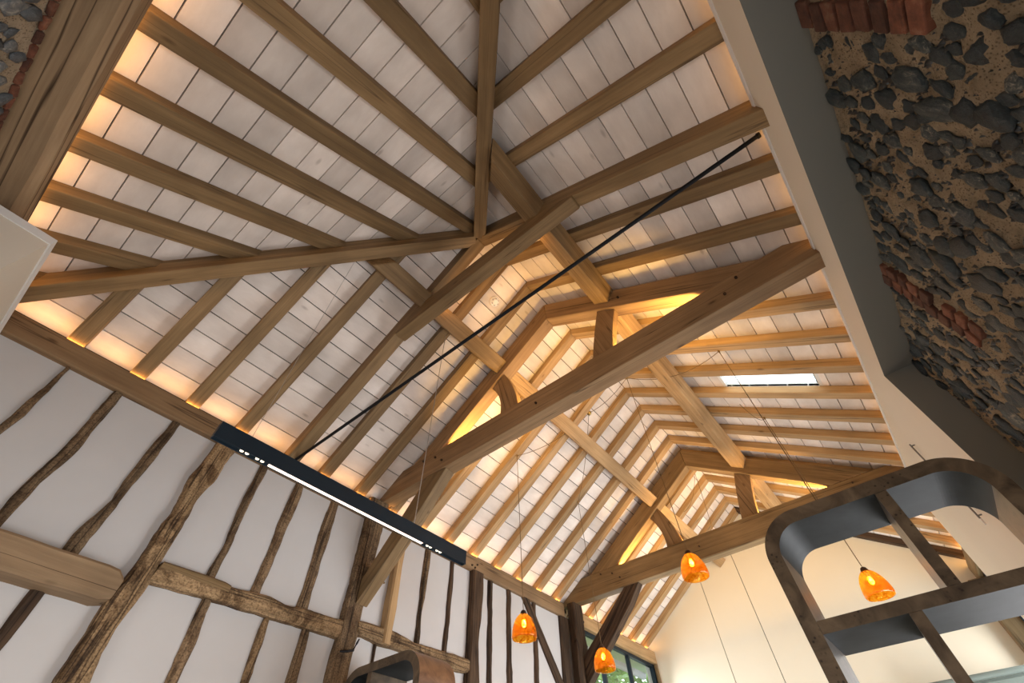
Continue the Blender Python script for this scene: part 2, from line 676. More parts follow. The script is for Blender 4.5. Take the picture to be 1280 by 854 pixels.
for side, s_first in (('L', 0.0615), ('R', 0.0545)):
    edges = [0.0] + [s_first + 0.0704 * j for j in range(17)]
    edges = [e for e in edges if e < 1.16]
    for j in range(len(edges) - 1):
        s0, s1 = edges[j] + GAP, edges[j + 1] - GAP
        cuts = sorted(random.sample([XK[k] + RW / 2 for k in range(5, 20)], 2))
        if cuts[1] - cuts[0] < 0.5:
            cuts = cuts[:1]
        spans = []
        st = None
        ends = cuts + [XF + 0.01]
        for e in ends:
            spans.append((st, e))
            st = e + 0.0008
        for a, b in spans:
            pieces = [(a, b)]
            if side == 'R' and s1 > SKY[2] and s0 < SKY[3]:
                lo, hi = SKY[0], SKY[1]
                aa = -9 if a is None else a
                if aa < lo and b > hi:
                    pieces = [(a, lo), (hi, b)]
                elif aa < lo < b:
                    pieces = [(a, lo)]
                elif lo < aa < hi:
                    pieces = [(hi, b)]
            for p, q in pieces:
                p0 = hip_x(s0) + 0.002 if p is None else p
                p1 = hip_x(s1) + 0.002 if p is None else p
                if q - p0 < 0.02:
                    continue
                board(side, s0, s1, p0, p1, q, q)
# cut lengths above and below the rooflight
board('R', 0.4769 + GAP, SKY[2], SKY[0] + .001, SKY[0] + .001, SKY[1] - .001, SKY[1] - .001)
board('R', SKY[3], 0.8993 - GAP, SKY[0] + .001, SKY[0] + .001, SKY[1] - .001, SKY[1] - .001)
edges = [0.0] + [0.0665 + 0.0703 * j for j in range(17)]
for j in range(len(edges) - 1):
    s0, s1 = edges[j] + GAP, edges[j + 1] - GAP
    if s1 > 1.16:
        continue
    board('H', s0, s1, C - s0 / CS + .002, C - s1 / CS + .002, C + s0 / CS - .002, C + s1 / CS - .002)

# floor
v, f = box(-0.6, XF + 0.1, -0.52, 1.5, -CAMH / U - 0.04, -CAMH / U)
tag(add('floor', v, f, 'floor'), 'pale stone floor of the barn', kind='structure')
ZF = -CAMH / U

# left wall, with the window opening near the far end
YW = 1.414
parts = [box(-0.52, 2.30, YW, 1.475, ZF, 0.93), box(2.30, 3.205, YW, 1.475, ZF, 0.02), box(3.205, XF + .02, YW, 1.475, ZF, 0.93)]
v, f = join(*parts)
wl = tag(add('wall_left', v, f, 'plaster', frame=Matrix.Translation(W(0, YW, 0))), 'white plaster infill of the timber-framed long wall', kind='structure')

# far gable wall with joints between its panels
gp = [W(XF, 1.48, ZF), W(XF, 1.48, und(1.48) + DZ), W(XF, C, ZR + DZ), W(XF, -0.50, und(-0.50) + DZ), W(XF, -0.50, ZF)]
v, f = prism(gp, (0.1, 0, 0))
wf = tag(add('wall_far', v, f, 'felt'), 'cream panelled gable wall at the end of the barn', kind='structure')


def gable_panel(y0, y1):
    ys = [y0] + ([C] if y0 < C < y1 else []) + [y1]
    poly = [W(XF, y0, ZF)] + [W(XF, y, und(y) + DZ) for y in ys] + [W(XF, y1, ZF)]
    v, f = prism(poly, (-0.018, 0, 0))
    return add('panel', v, f, 'cream', parent=wf)


for y0, y1 in ((0.9475, 1.474), (0.6865, 0.9435), (-0.46, 0.6825)):
    gable_panel(y0, y1)

# right wall: boxed fascia over the flint, then the full-height lining
YR = -0.322
YFL = -0.400
v, f = join(box(-0.5, 1.355, -0.46, YR, 0.906, 1.030), box(1.355, 2.44, -0.46, YR, 0.30, 1.030),
            box(1.355, 1.46, -0.46, YR, ZF, 0.30), box(2.36, 2.44, -0.46, YR, ZF, 0.30))
wr = tag(add('wall_right', v, f, 'paint'), 'white painted boxing and lining of the long wall beside the flint', kind='structure')
v, f = box(-0.36, 1.40, YR - .002, YR + .003, 1.020, 1.0325)
tag(add('trim_1', v, f, 'bead'), 'thin white bead along the top of the white boxing', kind='structure')
v, f = box(1.40, 2.44, YR - .002, YR + .003, 1.020, 1.0325)
tag(add('trim_2', v, f, 'bead'), 'thin white bead along the top of the white lining', kind='structure')
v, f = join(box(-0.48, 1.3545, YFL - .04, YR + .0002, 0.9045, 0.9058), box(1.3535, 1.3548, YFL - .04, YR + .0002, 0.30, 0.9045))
add('soffit_lining', v, f, 'soffit_grey', parent=wr)
# garden door glazing in the lined wall (below the picture)
v, f = join(box(1.46, 1.475, -0.42, -0.40, ZF, 0.30), box(2.345, 2.36, -0.42, -0.40, ZF, 0.30),
            box(1.475, 2.345, -0.42, -0.40, 0.285, 0.30), box(1.90, 1.915, -0.42, -0.40, ZF, 0.285))
d1 = tag(add('door_1', v, f, 'blue_black', bevel=0.003), 'dark framed glazed garden door in the white lining', kind='structure')
for a, b in ((1.475, 1.90), (1.915, 2.345)):
    v, f = box(a, b, -0.412, -0.409, ZF, 0.285)
    add('pane', v, f, 'glass', parent=d1)


# flint walls -------------------------------------------------------------
def mortar_sheet(name, origin, ex, ey, nrm, nx, ny, amp, mat, back=0.25):
    vs, fs = [], []
    for j in range(ny + 1):
        for i in range(nx + 1):
            p = origin + ex * (i / nx) + ey * (j / ny)
            e = 0 if i in (0, nx) or j in (0, ny) else 1
            h = noise.noise(p * 5.0) * amp * .6 + noise.noise(p * 15.0) * amp * 0.6 + noise.noise(p * 38.0) * amp * 0.35
            vs.append(p + nrm * (h * e))
    for j in range(ny):
        for i in range(nx):
            a = j * (nx + 1) + i
            fs.append((a, a + 1, a + nx + 2, a + nx + 1))
    k = len(vs)
    cs = [0, nx, (ny + 1) * (nx + 1) - 1, ny * (nx + 1)]
    vs += [vs[c] - nrm * back for c in cs]
    fs.append((k, k + 1, k + 2, k + 3))
    return add(name, vs, fs, mat, smooth=True, frame=Matrix.Translation(origin))



wfl = mortar_sheet('wall_flint', W(-0.5, YFL, ZF), Vector((1.857 * U, 0, 0)), Vector((0, 0, (0.906 - ZF) * U)), Vector((0, 1, 0)), 230, 190, 0.020, 'mortar')
tag(wfl, 'flint and lime mortar wall with bands of red brick', kind='structure')
XN = -0.483
wnr = mortar_sheet('wall_near', W(XN, -0.46, ZF), Vector((0, 1.93 * U, 0)), Vector((0, 0, (0.935 - ZF) * U)), Vector((1, 0, 0)), 110, 90, 0.010, 'mortar_pale')
tag(wnr, 'flint and pale mortar end wall under the split oak beam', kind='structure')


def flint_mesh(i, mat):
    rnd = random.Random(100 + i)
    b = bmesh.new()
    bmesh.ops.create_icosphere(b, subdivisions=2 if i < 10 else 1, radius=1.0)
    for v_ in b.verts:
        p = v_.co.copy()
        n_ = noise.noise(p * 1.3 + Vector((i * 7.1, 0, 0))) * 0.42 + noise.noise(p * 3.1 + Vector((0, i * 3.3, 0))) * 0.16
        v_.co = p * (1 + n_)
        # one or two knapped flats
    for q in range(2):
        d = Vector((rnd.uniform(-.6, .6), rnd.uniform(-.6, .6), 1)).normalized()
        lim = rnd.uniform(0.62, 0.85)
        for v_ in b.verts:
            e = v_.co.dot(d) - lim
            if e > 0:
                v_.co -= d * e
    me = bpy.data.meshes.new('flint')
    b.to_mesh(me)
    b.free()
    me.materials.append(M[mat])
    for p in me.polygons:
        p.use_smooth = True
    return me


FM = [flint_mesh(i, 'flint') for i in range(10)]
FMP = [flint_mesh(i + 20, 'flint_pale') for i in range(5)]


def scatter_flints(parent, to_world, nrm, udir, rect, blocks, count, meshes, rng, seed, tilt=0.0, sink=0.25):
    rnd = random.Random(seed)
    pts = []
    tries = 0
    while len(pts) < count and tries < 40000:
        tries += 1
        r_ = rng[0] + (rng[1] - rng[0]) * rnd.random() ** (1.5 if tries < 4000 else 4.0)
        p = (rnd.uniform(rect[0], rect[1]), rnd.uniform(rect[2], rect[3]))
        if any(b[0] - r_ < p[0] < b[1] + r_ and b[2] - r_ < p[1] < b[3] + r_ for b in blocks):
            continue
        if all((p[0] - q[0]) ** 2 + ((p[1] - q[1]) * 1.12) ** 2 > ((r_ + q[2]) * 0.90) ** 2 for q in pts):
            pts.append((p[0], p[1], r_))
    for (a, b_, r_) in pts:
        o = bpy.data.objects.new('flint', rnd.choice(meshes))
        COL.objects.link(o)
        z = Vector(nrm)
        ang = rnd.uniform(-0.5, 0.5) + tilt
        x0 = Vector(udir)
        y0 = z.cross(x0)
        x = x0 * math.cos(ang) + y0 * math.sin(ang)
        y = z.cross(x)
        s = r_ * U
        sx, sy, sz = s * rnd.uniform(0.75, 1.0), s * rnd.uniform(0.95, 1.4), s * rnd.uniform(.30, .45)
        c = to_world(a, b_) + z * (sz * (0.5 - sink))
        o.matrix_basis = Matrix(((x.x * sx, y.x * sy, z.x * sz, c.x), (x.y * sx, y.y * sy, z.y * sz, c.y), (x.z * sx, y.z * sy, z.z * sz, c.z), (0, 0, 0, 1)))
        o.parent = parent
        o.matrix_parent_inverse = WORLD_INV[parent.name]
    return len(pts)


def brick_piece(parent, c, ex, ey, ez, seed):
    """rough brick: centre, half axes"""
    rnd = random.Random(seed)
    vs = []
    for sz in (-1, 1):
        for sy in (-1, 1):
            for sx in (-1, 1):
                j = Vector([rnd.uniform(-.004, .004) for _ in range(3)])
                vs.append(c + ex * sx + ey * sy + ez * sz + j)
    fs = [(0, 2, 3, 1), (4, 5, 7, 6), (0, 1, 5, 4), (2, 6, 7, 3), (0, 4, 6, 2), (1, 3, 7, 5)]
    return add('brick', vs, fs, 'brick', parent=parent, bevel=0.006)


blocks = [(0.300, 0.352, 0.625, 0.906), (0.935, 1.015, 0.630, 0.906)]
z = 0.632
i = 0
while z < 0.90:
    h = random.uniform(0.026, 0.031)
    brick_piece(wfl, W(0.328 + random.uniform(-.003, .003), YFL + 0.002, z + h / 2), Vector((0.023 * U, 0, 0)), Vector((0, 0.007 * U, 0)), Vector((0, 0, h / 2 * U)), i)
    z += h + 0.0065
    i += 1
for col, x in ((0, 0.956), (1, 0.994)):
    z = 0.634 + col * 0.012
    while z < 0.895:
        h = random.uniform(0.022, 0.030)
        if not (0.72 < z < 0.76 and col == 0):
            brick_piece(wfl, W(x + random.uniform(-.003, .003), YFL + 0.001, z + h / 2), Vector((0.0165 * U, 0, 0)), Vector((0, 0.007 * U, 0)), Vector((0, 0, h / 2 * U)), 50 + i)
        z += h + 0.0065
        i += 1
nfl = scatter_flints(wfl, lambda a, b: W(a, YFL, b), (0, 1, 0), (1, 0, 0), (0.22, 1.345, 0.47, 0.896), blocks, 300, FM, (0.0100, 0.0265), 5, 0.0, 0.30)
nfn = scatter_flints(wnr, lambda a, b: W(XN, a, b), (1, 0, 0), (0, 1, 0), (0.42, 1.0, 0.62, 0.905), [], 110, FMP, (0.012, 0.026), 9, 0.0, 0.05)


def chips(parent, n, rect, to_world, nrm, seed, mat):
    """small flint chips pressed into the mortar"""
    rnd = random.Random(seed)
    vs, fs = [], []
    for i in range(n):
        a, b = rnd.uniform(rect[0], rect[1]), rnd.uniform(rect[2], rect[3])
        if any(q[0] < a < q[1] and q[2] < b < q[3] for q in blocks):
            continue
        c = to_world(a, b)
        r_ = rnd.uniform(.004, .016)
        z = Vector(nrm)
        x = Vector((z.y, z.x, 0))
        y = z.cross(x)
        k_ = len(vs)
        m_ = 6
        for q in range(m_):
            w_ = 2 * math.pi * q / m_ + rnd.uniform(-.3, .3)
            rr = r_ * rnd.uniform(.6, 1.2)
            p = c + x * rr * math.cos(w_) + y * rr * math.sin(w_) * 1.3
            vs.append(p - z * .006)
        vs.append(c + z * (r_ * .5 + .004))
        for q in range(m_):
            fs.append((k_ + q, k_ + (q + 1) % m_, k_ + m_))
    o = add('flint_chips', vs, fs, mat, parent=parent, fix=False, smooth=True)
    tag(o, kind='stuff')


chips(wfl, 2600, (0.22, 1.35, 0.47, 0.90), lambda a, b: W(a, YFL, b), (0, 1, 0), 21, 'chip')
for j in range(24):   # creasing tiles along the head of the end wall
    y0 = 0.40 + j * 0.031
    brick_piece(wnr, W(XN + 0.004, y0 + 0.0145, 0.921), Vector((0.004 * U, 0, 0)), Vector((0, 0.0135 * U, 0)), Vector((0, 0, 0.006 * U)), 300 + j)

# added unseen glazed door on the flint wall, behind the near fill light
v, f = join(box(-0.24, -0.225, YFL - .01, YFL + .012, ZF, 0.20), box(0.425, 0.44, YFL - .01, YFL + .012, ZF, 0.20),
            box(-0.225, 0.425, YFL - .01, YFL + .012, 0.185, 0.20), box(0.093, 0.107, YFL - .01, YFL + .012, ZF, 0.185))
d2 = tag(add('door_added', v, f, 'blue_black', bevel=0.003), 'added unseen dark framed glazed door on the flint wall', kind='structure')
for a, b in ((-0.225, 0.093), (0.107, 0.425)):
    v, f = box(a, b, YFL + .004, YFL + .007, ZF, 0.185)
    add('pane', v, f, 'glass', parent=d2)

# boxed corner of the end wall
v, f = box(XN, -0.322, 1.019, YW, ZF, 0.912)
tag(add('wall_corner', v, f, 'paint'), 'white boxed corner where the end wall meets the timber-framed wall', kind='structure')
v, f = join(box(XN, -0.319, 1.016, 1.019, 0.896, 0.915), box(-0.322, -0.319, 1.019, YW, 0.896, 0.915))
tag(add('trim_3', v, f, 'bead'), 'white bead round the top of the boxed corner', kind='structure')

# rooflight
s0, s1 = SKY[2], SKY[3]


def rp(s, x, up):
    return W(x, C - s / CS, ZR + DZ - K * s / CS) + Vector((0, -K, 1)).normalized() * up


def rbox(sa, sb, xa, xb, u0, u1):
    p = [rp(sa, xa, u0), rp(sa, xb, u0), rp(sb, xb, u0), rp(sb, xa, u0)]
    return prism(p, Vector((0, -K, 1)).normalized() * (u1 - u0))


v, f = join(rbox(s0 - .012, s0, SKY[0] - .01, SKY[1] + .01, -.002, .06), rbox(s1, s1 + .012, SKY[0] - .01, SKY[1] + .01, -.002, .06),
            rbox(s0, s1, SKY[0] - .012, SKY[0], -.002, .06), rbox(s0, s1, SKY[1], SKY[1] + .012, -.002, .06))
rl = tag(add('window_1', v, f, 'bead'), 'bright rooflight between two rafters of the slope above the white lining', kind='structure')
v, f = rbox(s0, s1, SKY[0], SKY[1], .022, .028)
add('pane', v, f, 'glass', parent=rl)
# opening in the felt: rebuild the right slope round it
me = ceil.data
inv = WORLD_INV['ceiling']


def rs(s, x):
    return W(x, C - s / CS, ZR + T - K * s / CS)


Smax = (C - yr) * CS
q = [W(XH, C, ZR + T), W(XF + .02, C, ZR + T), W(XF + .02, yl, cp(yl)), W(hl, yl, cp(yl)), W(XF + .02, yr, cp(yr)), W(hr, yr, cp(yr)),
     rs(0, SKY[0]), rs(Smax, SKY[0]), rs(0, SKY[1]), rs(Smax, SKY[1]), rs(s0, SKY[0]), rs(s0, SKY[1]), rs(s1, SKY[0]), rs(s1, SKY[1])]
me.clear_geometry()
me.from_pydata([inv @ p for p in q], [], [(0, 1, 2, 3), (0, 3, 5), (0, 5, 7, 6), (8, 9, 4, 1), (6, 10, 11, 8), (12, 7, 9, 13)])
me.update()

# ------------------------------------------------------------------ timbers: rafters
def yz_timber(name, x0, x1, poly, mat, xdir, label=None, cat=None, group=None, parent=None, bevel=0.006):
    """timber lying in a cross plane of the barn: polygon of (y, z), from x0 to x1"""
    p = [W(x0, y, z) for y, z in poly]
    v, f = prism(p, ((x1 - x0) * U, 0, 0))
    c = sum(p, Vector()) / len(p)
    o = add(name, v, f, mat, parent=parent, frame=frame_at(c, xdir, (1, 0, 0)), bevel=bevel)
    if label:
        tag(o, label, cat, group)
    return o


DL = (0, 1, -K)
DR = (0, -1, -K)


def rafter(side, k, y0, y1, label, group, mat='oak', x0=None, w=RW, drop=0.0, top=DZ - 0.0006):
    x0 = XK[k] if x0 is None else x0
    poly = [(y0, und(y0) - drop), (y1, und(y1) - drop), (y1, und(y1) + top), (y0, und(y0) + top)]
    return yz_timber('rafter', x0, x0 + w, poly, mat, DL if side == 'L' else DR, label, 'rafter', group)


ORD = ['first', 'second', 'third', 'fourth', 'fifth', 'sixth', 'seventh', 'eighth', 'ninth', 'tenth']


def nth(k):
    """which rafter of its bay, counted from the collar or the tie beam"""
    if k < 7:
        return ORD[k - 5] + ' oak rafter past the collar'
    if k < 15:
        return ORD[k - 7] + ' oak rafter past the first tie beam'
    return ORD[k - 15] + ' oak rafter past the second tie beam'


def bay(k):
    if k < 7:
        return 'between the collar and the first tie beam'
    if k < 15:
        return 'between the two tie beams'
    return 'between the second tie beam and the gable wall'


for k in range(0, 4):
    yh = C + (XH - XK[k] - RW) - 0.0
    rafter('L', k, yh + 0.004, 1.455, ORD[k] + ' short oak rafter from the boxed corner, timber-framed wall to hip rafter', 'jack rafters above the timber-framed wall')
for k in range(0, 4):
    yh = C - (XH - XK[k] - RW)
    if yh < -0.30:
        continue
    rafter('R', k, yh - 0.004, -0.41, ORD[3 - k] + ' short oak rafter before the deep rafter, white boxing to hip rafter', 'jack rafters above the white boxing')
for k in range(5, 21):
    rafter('L', k, C, 1.455, nth(k) + ', above the timber-framed wall', 'rafters above the timber-framed wall ' + bay(k), 'oak_pale' if k > 7 else 'oak')
    m_ = 'oak_pale' if k > 7 else 'oak'
    if k == 20:  # last rafter on this side, in darker oak than its neighbours
        rafter('R', k, C, -0.44, 'dark rafter against the gable wall on the white lining side', None, 'old_dark')
    else:
        rafter('R', k, C, -0.44 if k > 15 else -0.41, nth(k) + ', above the white wall', 'rafters above the white wall ' + bay(k), m_)

# heavier pair at the top of the hips, with its collar
PX0, PX1, PD = 0.468, 0.512, 0.046
rafter('L', 0, C, 1.455, 'deep oak rafter from the hip peak down to the timber-framed wall, notched over the collar', None, x0=PX0, w=PX1 - PX0, drop=PD)
rafter('R', 0, C, -0.41, 'deep oak rafter from the hip peak down to the white boxing, notched over the collar', None, x0=PX0, w=PX1 - PX0, drop=PD)
zc0, zc1 = 1.273, 1.357
yb = (ZR - PD - zc1) / K
co = yz_timber('collar_beam', PX0 - .001, PX1 + .001, [(0.117, zc0), (0.900, zc0), (0.905, 1.2835), (C + yb + .004, zc1), (C - yb - .004, zc1), (0.112, 1.2835)], 'oak', (0, 1, 0),
               'oak collar with angled ends crossing under the deep rafters by the hip peak', 'beam')

# hip rafters


def hip_rafter(sgn, label):
    d = Vector((1, -sgn, K)).normalized()
    start = (-0.43, C + sgn * 0.91)
    p0 = W(start[0], start[1], undh(start[0]))
    top_x = 0.470
    p1 = W(top_x, C + sgn * (XH - top_x), undh(top_x))
    side = Vector((1, sgn, 0)).normalized() * (0.0225 * U)
    lo, hi = -0.050 * U, 0.030 * U
    vs = []
    for p in (p0, p1):
        for s_, h_ in ((-1, lo), (1, lo), (1, hi), (-1, hi)):
            vs.append(p + side * s_ + Vector((0, 0, h_)))
    fs = [(0, 1, 2, 3), (7, 6, 5, 4), (0, 4, 5, 1), (1, 5, 6, 2), (2, 6, 7, 3), (3, 7, 4, 0)]
    o = add('hip_rafter', vs, fs, 'oak', frame=frame_at((p0 + p1) / 2, d, (0, 0, 1)), bevel=0.006)
    return tag(o, label, 'rafter')


hip_rafter(1, 'oak hip rafter rising from the boxed corner to the hip peak')
hip_rafter(-1, 'oak hip rafter rising from the white boxing side to the hip peak')

# jack rafters of the hipped end
for j in range(-4, 6):
    yc = C + 0.1655 * j
    y0, y1 = yc - 0.0235, yc + 0.0235
    xt = XH - min(abs(y0 - C), abs(y1 - C)) if j else PX0 - 0.022
    xt = min(xt, XH - abs(yc - C)) - 0.004 if j else xt
    xb = -0.455
    if xt - xb < 0.03:
        continue
    poly = [(xb, undh(xb)), (xt, undh(xt)), (xt, undh(xt) + DZ - .0006), (xb, undh(xb) + DZ - .0006)]
    p = [W(a, y0, b) for a, b in poly]
    v, f = prism(p, (0, (y1 - y0) * U, 0))
    o = add('rafter', v, f, 'oak', frame=frame_at(sum(p, Vector()) / 4, (1, 0, K), (0, 1, 0)), bevel=0.006)
    tag(o, ORD[5 - j] + ' oak rafter of the hipped end counted from the boxed corner', 'rafter', 'rafters of the hipped end')

# purlins (square set to the slope)
def purlin(side, x0, x1, label, mat):
    s = -1 if side == 'R' else 1
    ca, sa = 1 / CS, K / CS
    D, Wd = 0.063, 0.0644
    a = (C + s * 0.306, 1.389)
    b = (a[0] - s * D * sa, a[1] - D * ca)
    c_ = (b[0] - s * Wd * ca, b[1] + Wd * sa)
    d_ = (a[0] - s * Wd * ca, a[1] + Wd * sa)
    sec = (a, b, c_, d_)
    p = [W(XH - abs(q_[0] - C) + 0.034 if x0 is None else x0, *q_) for q_ in sec]
    v = p + [W(x1, *q_) for q_ in sec]
    f = [(0, 1, 2, 3), (7, 6, 5, 4)] + [(i, (i + 1) % 4, 4 + (i + 1) % 4, 4 + i) for i in range(4)]
    o = add('purlin', v, f, mat, frame=frame_at(sum(p, Vector()) / 4, (1, 0, 0), (0, 0, 1)), bevel=0.009)
    return tag(o, label, 'beam')


T1, T2, TW = 0.900, 2.235, 0.057
for side, nm in (('L', 'timber-framed wall'), ('R', 'white wall')):
    purlin(side, None, T1 + .004, 'oak purlin above the %s, from the hip to the first tie beam truss' % nm, 'oak')
    purlin(side, T1 + TW, T2 + .004, 'oak purlin above the %s, between the two tie beam trusses' % nm, 'oak_pale')
    purlin(side, T2 + TW, XF - .008, 'oak purlin above the %s, from the second truss to the gable' % nm, 'oak_pale')


# trusses
def peg(parent, x, y, z, r=0.010, out=0.014, mat='old_dark'):
    v, f = tube([W(x + .004, y, z), W(x, y, z) + Vector((-out, 0, 0))], r, 8)
    return add('peg', v, f, mat, parent=parent)


def truss(xt, zb, mat_t, mat_p, word, LS, RS, extra):
    PDR = 0.110
    tie = yz_timber('tie_beam', xt, xt + TW, [(1.448, zb), (-0.40, zb), (-0.40, 1.030), (C - (ZR + DZ - 1.1045) / K, 1.1045), (C + (ZR + DZ - 1.1045) / K, 1.1045), (1.448, 1.0065)], mat_t, (0, 1, 0),
                    'straight heavy oak tie beam of the %s truss' % word, 'beam', None, None, 0.010)
    res = [tie]
    for side, dd, nm in ((1, DL, 'timber-framed wall'), (-1, DR, 'white wall')):
        yfoot = (ZR - PDR - 1.1045) / K
        ytop = (ZR - 1.1045) / K
        poly = [(C, ZR - PDR), (C + side * yfoot, 1.1047), (C + side * (ytop - .004), 1.1047), (C, ZR - .001)]
        pr = yz_timber('principal_rafter', xt + .0005, xt + TW - .002, poly, mat_p, dd,
                       'broad oak principal rafter of the %s truss on the %s side' % (word, nm), 'rafter', None, None, 0.008)
        res.append(pr)
    for pts, nm in ((LS, 'timber-framed wall'), (RS, 'white wall')):
        yz_timber('curved_strut', xt + 0.012, xt + 0.040, pts, 'old_pale' if extra else 'oak_brown', (0, 0.2, 1),
                  'curved oak strut on the %s tie beam on the %s side' % (word, nm), 'strut', None, None, 0.004)
    return res


def curve_pts(a, b, n=8):
    """quadratic through three points a0,a1,a2"""
    out = []
    for i in range(n + 1):
        t = i / n
        l0 = (t - .5) * (t - 1) * 2
        l1 = -4 * t * (t - 1)
        l2 = t * (t - .5) * 2
        out.append(tuple(l0 * a[0][q] + l1 * a[1][q] + l2 * a[2][q] for q in (0, 1)))
    return out


def uprin(y):
    return ZR - 0.110 - K * abs(y - C) - .0006


def strut_poly(lo_out, lo_in, mid_out, mid_in, hi_out, hi_in):
    zt = 1.1052
    o_ = curve_pts([(lo_out, zt), mid_out, (hi_out, uprin(hi_out))], None)
    i_ = curve_pts([(lo_in, zt), mid_in, (hi_in, uprin(hi_in))], None)
    return o_ + i_[::-1]


LS1 = strut_poly(0.776, 0.690, (0.778, 1.197), (0.707, 1.214), 0.817, 0.752)
RS1 = strut_poly(0.282, 0.363, (0.262, 1.194), (0.331, 1.229), 0.230, 0.296)
t1 = truss(T1, 1.002, 'oak_brown', 'oak_brown', 'first', LS1, RS1, 0)
LS2 = strut_poly(0.764, 0.676, (0.770, 1.197), (0.702, 1.214), 0.809, 0.750)
RS2 = strut_poly(0.281, 0.361, (0.262, 1.194), (0.331, 1.229), 0.230, 0.296)
t2 = truss(T2, 0.990, 'oak', 'oak', 'second', LS2, RS2, 0)
for tr, xt in ((t1, T1), (t2, T2)):
    for y, zz in ((1.17, 1.088), (1.10, 1.072), (1.06, 1.040), (-0.135, 1.082), (-0.085, 1.045), (0.60, 1.05)):
        peg(tr[0], xt, y, zz)
    for y, s_ in ((0.795, 1), (0.225, 2)):
        peg(tr[s_], xt, y, und(y) - 0.055, mat='oak')
peg(t1[2], T1, 0.20, und(.20) - .06)

# ------------------------------------------------------------------ timbers: plates and end beam
v, f = box(-0.50, 2.178, 1.395, 1.47, 0.916, 0.984)
pl1 = add('wall_plate', v, f, 'oak_brown', frame=frame_at(W(0.8, 1.43, .95), (1, 0, 0)), bevel=0.012)
tag(pl1, 'long oak wall plate along the head of the timber-framed wall', 'beam')
v, f = box(2.290, XF - .006, 1.395, 1.47, 0.916, 0.984)
pl2 = add('wall_plate', v, f, 'oak_pale', frame=frame_at(W(2.7, 1.43, .95), (1, 0, 0)), bevel=0.012)
tag(pl2, 'pale oak wall plate over the black framed window', 'beam')
for x, zz in ((1.28, .945), (1.30, .955), (1.13, .95), (1.44, .935), (1.475, .948), (1.46, .93)):
    v, f = tube([W(x, 1.396, zz), W(x, 1.3895, zz)], 0.010, 8)
    add('peg', v, f, 'old_dark', parent=pl1)
# end beam, split and weathered
n = 26
vs = []
for i in range(n + 1):
    y = -0.30 + (1.42 + 0.30) * i / n
    j1, j2, j3 = (noise.noise(Vector((y * 5, q, 0))) * 0.004 for q in (1.3, 5.1, 9.7))
    for x, z_ in ((XN - .03, 0.940 + j1), (-0.418 + j2, 0.940 + j1), (-0.405 + j2 * .6, 0.955 + j3), (-0.404, 0.984), (XN - .03, 0.984)):
        vs.append(W(x, y, z_))
fs = []
for i in range(n):
    for k_ in range(5):
        l_ = (k_ + 1) % 5
        fs.append((i * 5 + k_, i * 5 + l_, (i + 1) * 5 + l_, (i + 1) * 5 + k_))
fs += [tuple(range(5)), tuple(range(n * 5 + 4, n * 5 - 1, -1))]
eb = add('end_beam', vs, fs, 'oak_split', frame=frame_at(W(-.45, .5, .96), (0, 1, 0)))
tag(eb, 'wide split oak beam across the flint end wall', 'beam')

# ------------------------------------------------------------------ timbers of the framed wall


def resample(pl, n):
    d = [0]
    for a, b in zip(pl, pl[1:]):
        d.append(d[-1] + math.hypot(b[0] - a[0], b[1] - a[1]))
    out = []
    for i in range(n):
        s_ = d[-1] * i / (n - 1)
        k_ = 0
        while k_ < len(d) - 2 and d[k_ + 1] < s_:
            k_ += 1
        t = (s_ - d[k_]) / max(1e-9, d[k_ + 1] - d[k_])
        out.append((pl[k_][0] + (pl[k_ + 1][0] - pl[k_][0]) * t, pl[k_][1] + (pl[k_ + 1][1] - pl[k_][1]) * t))
    return out


def crp(ox, oy, s_, pts):
    return [(ox + x / s_, oy + y / s_) for x, y in pts]


